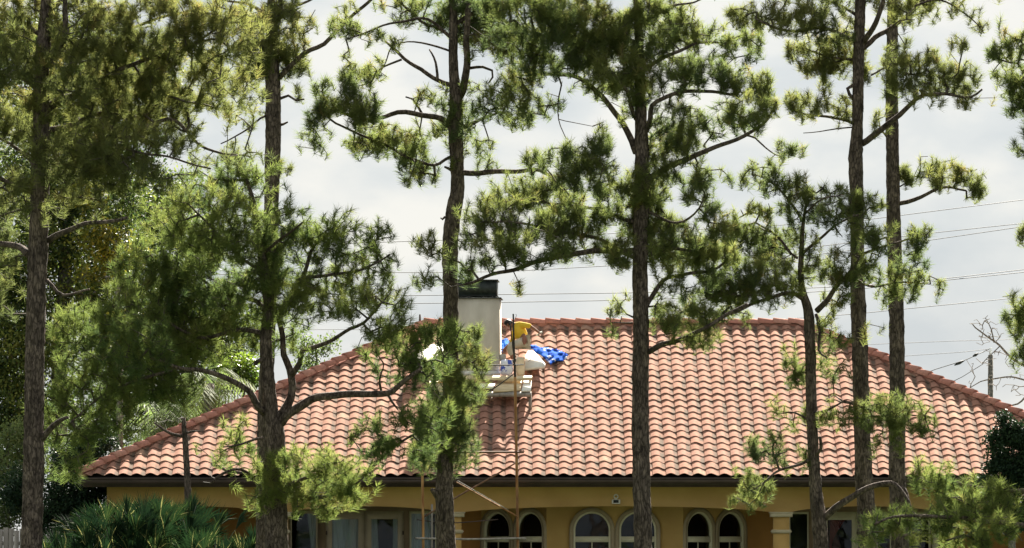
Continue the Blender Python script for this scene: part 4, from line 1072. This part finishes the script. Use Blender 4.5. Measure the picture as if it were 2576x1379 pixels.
pine('tall dark-trunked pine in the middle before the bay windows', -20,
     [(1617, 1379, 46), (1615, 1280, 45), (1612, 1150, 44), (1610, 1000, 42), (1612, 850, 40), (1610, 720, 38), (1612, 560, 38), (1616, 450, 40), (1614, 380, 36), (1612, 300, 30), (1610, 220, 26), (1607, 100, 22), (1603, -20, 20), (1600, -200, 15)],
     [([(1600, 385), (1580, 340), (1555, 295), (1520, 250), (1470, 205), (1400, 185), (1330, 185)], 18, 8, .7), ([(1600, 300), (1585, 265), (1575, 230), (1540, 180)], 12, 5, -.6), ([(1625, 330), (1634, 300), (1640, 265), (1670, 248), (1720, 232), (1790, 228), (1850, 240)], 15, 7, -.7),
      ([(1630, 450), (1690, 415), (1745, 392), (1800, 370), (1870, 342), (1920, 310), (1950, 270)], 17, 6, -.9), ([(1875, 340), (1900, 345), (1925, 370), (1960, 395), (2000, 380)], 6, 2, -.9), ([(1600, 630), (1540, 632), (1440, 637), (1350, 657), (1290, 680), (1235, 693), (1170, 715)], 17, 7, -.8),
      ([(1618, 785), (1640, 745), (1668, 705), (1720, 692), (1790, 680), (1840, 650)], 14, 6, .5), ([(1632, 885), (1660, 868), (1700, 858), (1760, 832), (1830, 790), (1880, 765)], 16, 7, -1.0), ([(1640, 620), (1700, 625), (1760, 640), (1820, 650)], 11, 5, .7), ([(1600, 560), (1540, 540), (1450, 520), (1370, 510)], 12, 5, .7),
      ([(1600, 500), (1560, 470), (1520, 430), (1480, 400)], 9, 4, -.8), ([(1600, 650), (1500, 600), (1400, 580), (1300, 560), (1240, 560)], 12, 4, -.3), ([(1625, 530), (1700, 560), (1745, 540), (1765, 510)], 8, 4, -.6), ([(1605, 110), (1520, 90), (1420, 100), (1340, 80)], 14, 5, -.5), ([(1608, 180), (1680, 140), (1760, 110), (1850, 110)], 12, 4, .5),
      ([(1345, 190), (1350, 140), (1370, 100)], 12, 6, -.4), ([(1608, 60), (1680, 20), (1760, 0)], 10, 4, -.5), ([(1396, 455), (1420, 480), (1440, 510)], 6, 3, 0), ([(1400, 185), (1412, 215), (1405, 245), (1404, 300), (1424, 350)], 5, 2, -.3), ([(1404, 300), (1440, 308), (1490, 318)], 2.5, 1.5, -.2), ([(1596, 800), (1575, 790), (1560, 770)], 5, 3, -.2), ([(1590, 812), (1560, 812), (1535, 812)], 5, 2, -.3)],
     [(1330, 50, 105, 65, 1.1), (1440, 40, 105, 65, 1.2), (1380, 130, 95, 55, 1.2), (1500, 105, 95, 65, 1.2), (1590, 100, 85, 75, 1.1), (1560, 190, 75, 55, 1.2), (1600, 228, 55, 32, 1.1), (1490, 195, 60, 40, .7), (1310, 225, 55, 65, .9), (1360, 265, 45, 32, .5), (1290, 290, 45, 25, .6), (1680, 50, 65, 55, 1.0), (1720, 130, 55, 55, .7),
      (1790, 100, 55, 55, .6), (1770, 185, 65, 45, .9), (1700, 195, 55, 35, .6), (1850, 205, 45, 45, .7), (1880, 115, 32, 35, .7), (1890, 150, 18, 16, .8), (1930, 220, 35, 45, 1.0), (1900, 280, 62, 42, .8), (1830, 300, 62, 40, .7), (1700, 310, 62, 52, 1.0), (1680, 375, 52, 45, .9), (1740, 345, 45, 50, .7),
      (1700, 430, 70, 32, .9), (1780, 452, 55, 20, .8), (1965, 365, 18, 12, .9), (2010, 362, 28, 18, .7), (1960, 395, 30, 14, .4), (1540, 305, 35, 40, .35), (1390, 385, 35, 35, .6), (1500, 362, 32, 25, 1.1), (1450, 400, 52, 42, 1.0), (1350, 400, 42, 35, .5), (1480, 440, 70, 42, .9), (1540, 400, 42, 32, .4), (1570, 470, 70, 45, 1.0),
      (1640, 492, 42, 42, 1.1), (1300, 480, 75, 45, .9), (1330, 555, 95, 50, 1.0), (1230, 552, 65, 55, .7), (1380, 490, 75, 45, .8), (1450, 540, 85, 50, 1.0), (1560, 560, 80, 50, 1.1), (1640, 580, 62, 50, 1.1), (1250, 630, 75, 42, .6), (1350, 620, 75, 40, .7), (1440, 620, 70, 32, .7), (1590, 632, 62, 32, 1.1), (1080, 620, 45, 35, .5),
      (1075, 700, 42, 22, .45), (1180, 650, 48, 50, .55), (1700, 600, 80, 42, 1.0), (1750, 640, 80, 42, 1.0), (1740, 492, 20, 20, 1.0), (1772, 520, 30, 28, .9), (1812, 570, 35, 32, 1.0), (1800, 640, 62, 32, .9), (1690, 662, 52, 24, .6), (1560, 765, 14, 25, .8), (1545, 800, 22, 18, .8), (1530, 825, 25, 10, .5), (1655, 790, 28, 25, .7), (1740, 845, 55, 30, .8), (1690, 780, 40, 30, .6), (1700, 725, 50, 25, .6), (1780, 690, 50, 22, .7),
      (1700, 815, 40, 28, .6), (1760, 790, 40, 28, .8), (1290, 720, 22, 12, .5), (1500, -60, 330, 60, .35), (1640, 40, 50, 40, .8)],
     'needles', 15, ln=.2)
pine('slim curved pine on the right with an arm reaching toward the roof', -16,
     [(2064, 1379, 36), (2060, 1310, 38), (2052, 1240, 32), (2046, 1150, 28), (2040, 1000, 27), (2037, 850, 27), (2032, 780, 25), (2020, 740, 18), (2014, 690, 15), (2016, 620, 12), (2020, 560, 9), (2030, 500, 5)],
     [([(2025, 755), (2000, 742), (1975, 740), (1924, 753), (1872, 774), (1830, 790)], 13, 6, -.8), ([(2054, 782), (2075, 760), (2100, 722), (2135, 690), (2160, 650)], 16, 8, -.5), ([(2068, 1308), (2100, 1280), (2150, 1245), (2200, 1220), (2240, 1214), (2262, 1232), (2285, 1270)], 20, 8, -1.0),
      ([(2052, 790), (2062, 840), (2060, 880), (2080, 900)], 9, 4, -.4), ([(2045, 1150), (2064, 1130), (2062, 1100)], 10, 7, -.4), ([(2046, 1150), (2000, 1170), (1950, 1190), (1920, 1215)], 9, 4, -.7), ([(2040, 1040), (2080, 1030), (2120, 1010)], 8, 4, -.6), ([(2035, 940), (2000, 930), (1985, 900)], 6, 3, .4),
      ([(1990, 640), (1950, 590), (1900, 560)], 8, 4, .5), ([(2005, 650), (1980, 630), (1950, 620)], 6, 3, .4), ([(2016, 640), (2060, 600), (2110, 560), (2160, 540)], 9, 4, -.4), ([(2020, 560), (1980, 500), (1940, 460), (1900, 440)], 8, 3, .4), ([(2022, 540), (2070, 500), (2120, 490)], 6, 3, -.4), ([(2160, 640), (2220, 620), (2290, 600), (2330, 590)], 8, 3, -.4),
      ([(2140, 700), (2200, 720), (2270, 710), (2340, 715)], 8, 3, .4), ([(2120, 1010), (2190, 1030), (2260, 1040), (2320, 1050)], 8, 3, -.2), ([(1920, 1215), (1890, 1235)], 4, 2, 0), ([(2042, 1060), (2000, 1040), (1970, 1040)], 6, 3, .3)],
     [(1900, 540, 42, 28, .9), (1885, 595, 65, 45, 1.1), (1950, 610, 55, 45, 1.0), (1895, 440, 35, 35, .7), (1950, 450, 45, 30, .8), (2000, 470, 50, 35, .8), (2085, 480, 45, 25, .8), (2010, 520, 55, 35, 1.0), (2120, 510, 45, 35, .9), (2170, 520, 40, 35, 1.0), (2070, 535, 40, 25, .8), (2000, 585, 45, 25, .5), (2040, 615, 40, 35, .4),
      (1960, 685, 65, 35, 1.1), (1900, 692, 55, 35, 1.1), (2100, 660, 55, 42, 1.0), (2165, 595, 45, 42, .9), (2160, 680, 52, 42, 1.0), (2250, 600, 62, 28, .8), (2310, 600, 35, 28, 1.0), (2290, 650, 45, 30, .5), (2270, 705, 55, 40, .8), (2340, 720, 35, 22, .7), (2240, 740, 35, 38, .5), (2100, 745, 40, 25, .5), (1850, 610, 60, 45, .9), (1825, 690, 62, 34, .9), (1900, 735, 60, 28, .9), (1960, 735, 50, 25, .7), (1780, 725, 50, 28, .8), (1840, 745, 58, 36, 1.1), (1780, 765, 50, 32, 1.1),
      (1750, 805, 40, 28, .8), (1850, 785, 45, 22, .5), (2095, 860, 52, 25, .5), (2000, 910, 42, 45, .7), (2060, 930, 60, 35, .5), (2080, 790, 35, 35, .5), (1990, 1035, 52, 32, .5), (2150, 1025, 70, 35, .8), (2235, 1040, 70, 42, 1.0), (2300, 1052, 50, 32, .9), (2090, 1050, 45, 25, .5), (1935, 1115, 52, 32, .9), (1985, 1150, 50, 25, .5),
      (1900, 1225, 52, 45, .7), (1870, 1258, 30, 20, .4), (2230, 1110, 42, 32, .4), (2200, 840, 25, 20, .3)],
     'needles', 16, per=56, ln=.18)
pine('left of the two tall bare-trunked pines on the right', -14,
     [(2182, 1379, 48), (2178, 1280, 46), (2172, 1200, 44), (2167, 1050, 40), (2163, 900, 40), (2158, 760, 38), (2156, 650, 34), (2155, 500, 34), (2152, 400, 36), (2156, 320, 28), (2158, 220, 28), (2160, 100, 28), (2164, -20, 26), (2168, -200, 20)],
     [([(2168, 362), (2195, 343), (2230, 315), (2265, 290), (2292, 262), (2325, 240), (2380, 235), (2440, 245), (2470, 225)], 18, 5, -.8), ([(2170, 108), (2190, 80), (2210, 40), (2225, -20)], 17, 10, -.6), ([(2172, 120), (2200, 95), (2240, 70), (2280, 40), (2308, 15), (2330, -20)], 15, 7, .8),
      ([(2148, 312), (2110, 300), (2060, 290), (2010, 285), (1980, 260)], 9, 4, .5), ([(2148, 320), (2100, 325), (2060, 330), (2020, 335)], 4, 2, -.4), ([(2145, 215), (2130, 225), (2135, 240), (2150, 255)], 10, 8, 0), ([(2140, 100), (2100, 82), (2060, 72), (2000, 78), (1950, 70), (1900, 48)], 11, 5, -.5), ([(2150, 150), (2110, 150), (2060, 135), (2000, 120)], 7, 3, .6),
      ([(2155, 40), (2100, 10), (2040, -10)], 9, 4, .5), ([(2230, 345), (2215, 320), (2210, 290)], 5, 2, .3), ([(2300, 15), (2360, 0), (2420, 30), (2460, 65), (2475, 85)], 6, 2, -.3), ([(2240, 70), (2260, 55), (2300, 50)], 4, 2, -.2), ([(2190, 190), (2230, 170), (2280, 185)], 5, 3, -.2)],
     [(1900, 35, 75, 35, 1.0), (2000, 40, 75, 42, 1.0), (2080, 45, 55, 52, .8), (2120, 130, 55, 45, 1.1), (2060, 130, 60, 35, .8), (1990, 122, 30, 22, .9), (2085, 178, 55, 32, 1.0), (2150, 180, 40, 30, 1.0), (2030, 172, 35, 20, .5), (2060, 262, 80, 35, .7), (1990, 250, 35, 26, .6), (2110, 282, 35, 25, .6), (2280, 182, 62, 42, 1.1), (2355, 182, 62, 40, 1.1), (2415, 192, 45, 35, 1.0),
      (2320, 145, 50, 22, .5), (2405, 112, 28, 20, .9), (2345, 135, 12, 15, 1.0), (2245, 150, 35, 35, .6), (2450, 245, 50, 16, .6), (2330, 240, 60, 18, .4), (2210, 300, 28, 35, .4), (2310, 20, 50, 35, 1.0), (2425, 30, 45, 20, .45), (2462, 68, 20, 16, .6), (2240, 25, 45, 35, .6), (2360, -40, 150, 40, .5), (2080, -50, 180, 50, .8), (2130, 80, 30, 50, .6)],
     'needles_olive', 17)
pine('right of the two tall bare-trunked pines, with one side tuft', -9,
     [(2264, 1379, 44), (2260, 1280, 44), (2256, 1200, 42), (2256, 1050, 40), (2256, 900, 38), (2254, 780, 38), (2250, 640, 36), (2246, 480, 34), (2244, 350, 32), (2242, 200, 30), (2244, 80, 27), (2246, -40, 25), (2248, -200, 20)],
     [([(2250, 515), (2280, 508), (2315, 497), (2345, 480), (2380, 470), (2430, 480)], 13, 5, -.5), ([(2246, 515), (2215, 517), (2190, 524)], 10, 7, -.4), ([(2250, 1215), (2275, 1230), (2290, 1275), (2296, 1320)], 12, 4, -.6), ([(2262, 470), (2290, 455), (2300, 440)], 4, 2, .2), ([(2250, 60), (2290, 40), (2330, 30)], 8, 4, -.4)],
     [(2330, 432, 62, 32, 1.2), (2395, 440, 48, 28, 1.1), (2450, 460, 30, 28, 1.1), (2285, 432, 25, 25, .6), (2440, 492, 25, 8, .3), (2240, 190, 28, 60, .5), (2245, -60, 150, 50, .7), (2270, 90, 20, 30, .3)],
     'needles_olive', 18)
pine('pine at the right edge, only its drooping branch tips in view', -22,
     [(2720, 1379, 50), (2716, 900, 46), (2712, 400, 40), (2708, -100, 28)],
     [([(2712, 380), (2650, 300), (2600, 220), (2560, 160)], 16, 6, .5), ([(2712, 520), (2650, 440), (2590, 330)], 14, 5, -.5), ([(2714, 860), (2650, 830), (2590, 800), (2560, 770)], 14, 6, -.4), ([(2714, 760), (2640, 640), (2580, 590)], 10, 4, .4), ([(2560, 160), (2520, 150), (2500, 140)], 5, 3, -.2)],
     [(2560, 110, 45, 45, .9), (2500, 132, 22, 26, .8), (2545, 195, 48, 52, .9), (2562, 268, 38, 45, .9), (2565, 350, 20, 28, .7), (2578, 590, 14, 26, .9), (2562, 765, 42, 42, 1.0), (2570, 850, 38, 55, .9), (2640, 250, 60, 150, .6), (2640, 780, 50, 100, .6), (2520, 60, 20, 10, .3)],
     'needles', 19)
pine('low fresh green pine boughs crossing the bottom right corner', -27,
     [(2660, 1379, 40), (2655, 1250, 36), (2650, 1100, 28), (2645, 900, 18)],
     [([(2655, 1340), (2560, 1320), (2470, 1310), (2400, 1300), (2320, 1300), (2250, 1300), (2200, 1318)], 16, 5, -.6), ([(2652, 1230), (2570, 1235), (2480, 1230), (2400, 1215), (2340, 1205)], 14, 5, .6), ([(2480, 1310), (2440, 1270), (2400, 1250)], 7, 3, -.4), ([(2470, 1312), (2430, 1345), (2380, 1360)], 7, 3, -.6)],
     [(2325, 1195, 50, 30, .7), (2400, 1215, 75, 42, 1.0), (2480, 1255, 70, 50, 1.1), (2400, 1285, 82, 45, 1.2), (2300, 1290, 60, 32, .9), (2215, 1318, 55, 30, .9), (2500, 1335, 62, 38, 1.0), (2430, 1350, 62, 35, .9), (2290, 1335, 50, 22, .5), (2545, 1290, 40, 40, .9), (2170, 1360, 40, 18, .5)],
     'needles_fresh', 20, per=56, ln=.20, dens=.62)
pine('dead grey pine snag standing before the left end of the roof', -1.5,
     [(475, 1379, 18), (472, 1230, 17), (468, 1150, 15), (464, 1090, 14), (462, 1050, 9)],
     [([(465, 1098), (430, 1090), (405, 1075), (388, 1064)], 9, 4, -.3), ([(466, 1090), (490, 1082), (505, 1085)], 6, 3, -.2), ([(640, 1200), (600, 1186), (565, 1190), (530, 1215)], 9, 6, 0), ([(575, 1188), (550, 1172), (530, 1168)], 7, 5, 0)],
     [(430, 1070, 40, 20, .3), (500, 1180, 50, 30, .15)], dead=True, seed=21, name='dead_pine')
tag(bpy.data.objects['dead_pine'], 'dead grey pine snag standing before the left end of the roof', 'tree')

def leaf_mesh(cent, size, per, crad, tint, seed):
    r = np.random.default_rng(seed); m = len(cent); N = m * per
    off = r.normal(size=(N, 3)); off /= np.linalg.norm(off, axis=1)[:, None]; off *= (r.random(N) ** .45)[:, None] * crad
    off[:, 2] *= .75
    c = np.repeat(cent, per, 0) + off
    u = r.normal(size=(N, 3)); u /= np.linalg.norm(u, axis=1)[:, None]
    w = np.cross(u, r.normal(size=(N, 3)) + np.array([0, 0, 1.2])); w /= np.linalg.norm(w, axis=1)[:, None] + 1e-9
    L = (size * r.uniform(.6, 1.2, N))[:, None]
    v = np.stack([c - u * L * .5, c + w * L * .28, c + u * L * .5, c - w * L * .28], 1).reshape(-1, 3)
    t = np.clip(np.repeat(tint, per) + r.normal(0, .15, N), 0, 1)
    b = MB(); b.add(v, [np.arange(4 * N).reshape(-1, 4)], tint=np.repeat(t, 4)); return b
def broadleaf(label, Y, trunk, blobs, material, leaf=.10, per=70, crad=.42, seed=1, k=1.0, bark='bark_grey', name='broadleaf_tree', cat='tree', limbs=()):
    """blobs: [(cx,cy,rx,ry)] in photo pixels; crown of leaf clumps on branching limbs"""
    global rng
    rng = np.random.default_rng(seed)
    root = empty(name); tag(root, label, cat)
    pts = [P(x, y, Y) for x, y, w in trunk]; rr = [w / 2 * sc(Y) for x, y, w in trunk]
    pts = [Vector((pts[0].x, Y, -.05))] + pts; rr = [rr[0] * 1.2] + rr
    pp, r2 = spline(pts, rr, .2); m = MB(); m.tube(pp, r2, 12, wob=.1); m.build('trunk', M[bark], root, smooth=True)
    allp = [p[:] for p in pp]
    for pl, w0, w1, dd in limbs:
        q, rq = spline([P(x, y, Y + dd * i / (len(pl) - 1)) for i, (x, y) in enumerate(pl)], list(np.linspace(w0, w1, len(pl)) / 2 * sc(Y)), .15)
        m = MB(); m.tube(q, rq, 8, wob=.12); m.build('branch', M[bark], root, smooth=True); allp += [p[:] for p in q]
    cent, tint = [], []
    for cx, cy, rx, ry in blobs:
        s_ = sc(Y); c = np.array(P(cx, cy, Y)); n = int(k * rx * ry * PI * s_ * s_ / (crad * crad * .19)) + 2
        for _ in range(n):
            q = rng.normal(size=3); q /= np.linalg.norm(q); q *= rng.random() ** .4
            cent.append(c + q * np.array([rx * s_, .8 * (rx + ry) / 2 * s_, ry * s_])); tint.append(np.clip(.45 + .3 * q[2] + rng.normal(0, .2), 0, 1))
    cent = np.array(cent); tint = np.array(tint)
    pos, par, tips = grow(np.array(allp), cent, .3, .6)
    tag(twig_mesh(pos, par, len(allp), .009, 5, .45, .12).build('twigs', M['twig'], root), kind='stuff')
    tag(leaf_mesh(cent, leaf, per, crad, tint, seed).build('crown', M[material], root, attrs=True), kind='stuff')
    reorigin(root, (pts[0].x, Y, 0))
    return root
broadleaf('big dark green oak filling the far left behind the first pine', 14, [(150, 1379, 45), (150, 900, 40), (170, 600, 30), (180, 300, 18)],
          [(60, 650, 160, 220), (200, 500, 170, 180), (100, 350, 160, 140), (240, 760, 130, 160), (60, 950, 150, 170), (260, 350, 150, 120), (130, 150, 180, 130), (20, 1150, 90, 120), (330, 180, 130, 90), (20, 860, 110, 130), (30, 1020, 90, 110), (-20, 700, 80, 120)], 'leaves', .11, 75, .45, 31, .8,
          limbs=[([(155, 720), (200, 700), (245, 695), (330, 720)], 20, 9, -1.5), ([(150, 790), (190, 755), (240, 735)], 9, 5, -1)])
broadleaf('yellow-leaved tree glinting in the gap behind the oak', 11, [(300, 1379, 20), (300, 900, 16), (290, 600, 9)],
          [(250, 590, 70, 35), (300, 650, 60, 40), (215, 500, 50, 25), (340, 640, 30, 30), (290, 830, 60, 50), (240, 690, 40, 25)], 'leaves_yellow', .12, 45, .38, 32, .8)
broadleaf('mid green oak behind the left hip of the roof', 19, [(430, 1379, 35), (430, 1000, 30), (440, 700, 15)],
          [(430, 800, 150, 130), (330, 900, 130, 120), (500, 900, 130, 100), (400, 1020, 160, 100), (560, 830, 90, 110), (350, 520, 100, 90), (450, 600, 120, 110), (250, 1050, 90, 100), (440, 460, 60, 40)], 'leaves', .11, 70, .45, 33, .75)
broadleaf('small lime green tree showing above the left hip tiles', 16.5, [(610, 1379, 14), (612, 1050, 10), (614, 960, 6)],
          [(600, 930, 45, 35), (625, 960, 40, 28), (570, 960, 40, 25)], 'leaves_lime', .09, 70, .3, 34, 1.0)
broadleaf('thin pale green treetop peeping over the roof right of the forked pine', 18, [(800, 1379, 12), (798, 1000, 9), (796, 880, 4)],
          [(795, 880, 40, 28), (830, 868, 22, 18), (770, 915, 40, 25), (760, 860, 20, 20)], 'leaves_pale', .09, 30, .3, 35, .8)
broadleaf('very dark leafy shrub tree at the right eave corner', -4, [(2545, 1379, 18), (2545, 1250, 14), (2548, 1120, 8)],
          [(2530, 1085, 26, 28), (2560, 1105, 30, 40), (2512, 1140, 26, 26), (2548, 1170, 40, 40), (2505, 1185, 24, 20), (2525, 1230, 40, 36), (2560, 1290, 50, 50), (2484, 1208, 14, 12), (2496, 1100, 12, 14), (2525, 1052, 10, 14), (2620, 1180, 60, 110)], 'leaves_dark', .085, 80, .22, 36, .8, name='shrub_tree')
broadleaf('dark undergrowth shrub below the roof corner at the left', 2.0, [(180, 1379, 14), (180, 1250, 10), (185, 1150, 6)],
          [(190, 1150, 80, 60), (200, 1240, 90, 60), (150, 1300, 80, 60), (270, 1215, 45, 30), (60, 1230, 60, 60), (240, 1110, 50, 50)], 'leaves_dark', .085, 80, .28, 37, .9, name='shrub_tree')
broadleaf('grey-green shrub above the wooden fence at the left edge', 6.5, [(20, 1379, 10), (20, 1300, 8), (22, 1220, 5)],
          [(20, 1190, 60, 50), (30, 1270, 50, 42), (-10, 1310, 50, 40), (60, 1110, 50, 60)], 'leaves_pale', .08, 55, .28, 38, .9, name='shrub_tree')

# bare tree at the right, thin grey branches before the sky
pine('leafless tree with pale twisting twigs by the utility pole', 18,
     [(2690, 1379, 24), (2680, 1100, 20), (2670, 960, 14)],
     [([(2670, 960), (2600, 930), (2550, 905), (2515, 870), (2480, 845), (2445, 815)], 9, 3, .4), ([(2500, 862), (2492, 830), (2478, 800)], 4, 2, .1), ([(2600, 960), (2540, 950), (2480, 955), (2440, 975)], 5, 2, .3), ([(2675, 1020), (2600, 985), (2560, 1015), (2520, 1022)], 7, 3, -.2), ([(2515, 870), (2500, 885), (2470, 915)], 3, 2, 0)],
     [(2470, 820, 35, 28, 1.3), (2490, 850, 35, 22, 1.0), (2460, 925, 35, 18, .9), (2440, 968, 28, 14, .9), (2530, 960, 50, 22, .9), (2520, 890, 35, 25, .8), (2560, 940, 30, 50, .7), (2500, 1000, 40, 18, .5)], dead=True, seed=41, bark='bark_grey', name='bare_tree', dens=.8)

# palmettos
def palmetto(label, px, py, Y, n, spread, seed, hgt=1.0):
    r = random.Random(seed); base = P(px, py, Y); base.z = 0
    root = empty('palmetto'); tag(root, label, 'palmetto')
    m = MB(); st = MB(); zc = P(px, py, Y).z
    for i in range(n):
        az = r.uniform(0, 2 * PI); tilt = r.uniform(.05, 1.0) ** .8 * spread
        out = Vector((math.cos(az), math.sin(az), 0))
        d = (out * math.sin(tilt) + Vector((0, 0, 1)) * math.cos(tilt)).normalized()
        L = zc * r.uniform(.55, 1.0) * hgt
        hub = base + out * r.uniform(0, .25) + d * L + Vector((0, 0, -.05))
        st.tube([base + out * .1, base + out * .1 + d * L * .5 + Vector((0, 0, .06)), hub], [.012, .010, .007], 4)
        side = d.cross(Vector((r.uniform(-1, 1), r.uniform(-1, 1), r.uniform(-.3, .3)))).normalized(); nn = side.cross(d)
        R = r.uniform(.6, .95); k = 26; tt = r.random()
        for j in range(k):
            a = (j / (k - 1) - .5) * 2 * math.radians(r.uniform(95, 105) * .48)
            q = (d * math.cos(a) + side * math.sin(a)).normalized(); rr = R * r.uniform(.8, 1.0) * (1 - .15 * abs(a))
            wv = nn.cross(q).normalized() * .011 + nn * r.uniform(-.010, .010)
            mid = hub + q * rr * .5 - Vector((0, 0, .0)); end = hub + q * rr + Vector((0, 0, -.18 * rr * r.random() - .1 * rr))
            t = min(1, max(0, tt * .75 + r.uniform(-.15, .2) + (.5 if r.random() < .09 else 0)))
            m.add([hub[:], (mid - wv)[:], end[:], (mid + wv)[:]], [[(0, 1, 2, 3)]], tint=t)
    tag(m.build('fronds', M['palmetto'], root, attrs=True), kind='stuff')
    st.build('stalks', M['palmetto'], root, attrs=True)
    reorigin(root, (base.x, Y, 0))
palmetto('tallest fan palmetto clump, centre of the bed at bottom left', 330, 1290, -5, 80, .62, 1, 1.0)
palmetto('dark palmetto clump left of the tallest one at bottom left', 225, 1345, -6, 60, .85, 2, .95)
palmetto('palmetto clump with pale upright blades beside the porch wall', 445, 1285, -4, 70, .5, 3, .98)
palmetto('spreading palmetto clump at the right end of the bed', 540, 1350, -5.5, 60, .95, 4, .98)
palmetto('palmetto fronds at the trunk of the far left pine', 140, 1360, -3, 34, .8, 5, .9)
# cabbage palm behind the left hip with hanging fronds
def palm(label, px, py, Y, seed):
    r = random.Random(seed); top = P(px, py, Y); root = empty('cabbage_palm'); tag(root, label, 'palm')
    m = MB(); m.tube([Vector((top.x, Y, 0)), Vector((top.x + .1, Y, top.z * .5)), top], [.18, .15, .14], 12, wob=.08); m.build('trunk', M['bark_grey'], root, smooth=True)
    m = MB()
    for i in range(34):
        az = r.uniform(0, 2 * PI); el = r.uniform(-.9, 1.1); out = Vector((math.cos(az) * math.cos(el), math.sin(az) * math.cos(el), math.sin(el)))
        a = top; q = []
        for j in range(9):
            s = j / 8; q.append(top + out * 1.5 * s + Vector((0, 0, -1.0 * s * s)))
        t = r.random() * .8
        for j in range(2, 9):
            dd = (q[j] - q[j - 1]).normalized(); sd = dd.cross(Vector((0, 0, 1))).normalized()
            for s_ in (-1, 1):
                for h in (0, .5):
                    b = q[j - 1].lerp(q[j], h); e_ = b + sd * s_ * .42 + dd * .2 + Vector((0, 0, -.22 - .2 * r.random()))
                    m.add([b[:], (b.lerp(e_, .5) + dd * .02)[:], e_[:], (b.lerp(e_, .5) - dd * .02)[:]], [[(0, 1, 2, 3)]], tint=min(1, t + r.uniform(0, .25)))
    tag(m.build('fronds', M['leaves_pale'], root, attrs=True), kind='stuff')
    reorigin(root, (top.x, Y, 0))
palm('cabbage palm with hanging fronds just behind the left hip', 525, 965, 10.5, 5)
palm('half hidden cabbage palm near the left roof corner', 405, 1050, 9.5, 6)

# fence at the left edge
fn = empty('wooden_fence'); tag(fn, 'weathered grey board fence at the bottom left edge', 'fence')
for i in range(16):
    x0 = P(-60 + i * 13.5, 0, 5).x; zt_ = P(0, 1327, 5).z - .02 * (i % 3) - (0.0 if i < 8 else .03)
    m = MB(); m.box((x0, 5.0 + .01 * (i % 2), zt_ / 2), (.118, .022, zt_)); m.build('plank', M['wood_grey'], fn)
m = MB(); m.box((P(40, 0, 5).x, 5.06, 1.7), (2.2, .05, .09)); m.build('rail', M['wood_grey'], fn)

# utility pole and cables
YP = 60
up = empty('utility_pole'); tag(up, 'grey wooden utility pole rising beyond the right hip of the roof', 'pole')
pt = P(2491, 893, YP)
m = MB(); m.tube([Vector((pt.x - .06, YP, 0)), pt], [.13, .085], 12); m.build('shaft', M['bark_grey'], up, smooth=True)
m = MB()
for i in range(4): m.tube([pt + Vector((0, 0, .03 + .06 * i)), pt + Vector((0, 0, .06 + .06 * i))], [.05, .03], 8)
m.build('insulator', M['white_paint'], up, smooth=True)
reorigin(up, (pt.x, YP, 0))
def cable(pts, label, r=.012, Y=YP):
    m = MB(); pp, rr = spline([P(x, y, Y) for x, y in pts], [r] * len(pts), 2.5)
    m.tube(pp, rr, 5); return tag(m.build('power_line', M['cable'], None), label, 'cable')
cable([(-60, 640), (1010, 608), (1600, 585), (2180, 553), (2400, 525), (2700, 487)], 'highest power line, climbing to the upper right edge', .012)
cable([(-60, 700), (900, 686), (1280, 683), (1800, 648), (2330, 588), (2700, 549)], 'upper cable of the close pair meeting the right edge below the highest line', .012)
cable([(1900, 660), (2100, 635), (2335, 605), (2575, 570), (2700, 552)], 'lower cable of the close pair meeting the right edge', .012)
cable([(-60, 752), (700, 747), (1257, 741), (1740, 734), (2150, 720), (2350, 704), (2700, 664)], 'power line passing just behind the chimney top', .013)
cable([(-60, 772), (700, 766), (1257, 761), (1740, 750), (2150, 728), (2400, 703), (2700, 672)], 'power line passing just under the chimney cap', .013)
cable([(1500, 822), (1958, 804), (2150, 790), (2350, 770), (2700, 735)], 'power line skimming the right end of the ridge', .012)
cable([(-60, 845), (500, 832), (860, 829), (1250, 835)], 'thin power line low in the gap left of the ridge', .009)
cable([(1600, 885), (2200, 866), (2400, 858), (2700, 850)], 'thin faint power line above the utility pole top', .009)
cable([(1600, 930), (2270, 896), (2420, 886), (2488, 878)], 'thin power line running from the pole top toward the left', .009)
cable([(2300, 950), (2350, 930), (2430, 905), (2488, 878)], 'stay wire with strain insulators descending from the pole top', .014)
m = MB()
for a, b in (((2425, 907), (2400, 919)), ((2460, 889), (2446, 897))):
    m.tube([P(*a, YP), P((a[0] + b[0]) / 2, (a[1] + b[1]) / 2, YP), P(*b, YP)], [.02, .055, .02], 8)
tag(m.build('strain_insulator', M['cable'], None), 'pair of dark strain insulators on the stay wire near the pole', 'insulator')
cable([(2380, 968), (2420, 948), (2462, 922), (2488, 905)], 'lowest guy wire dropping left from the pole behind the roof', .012)
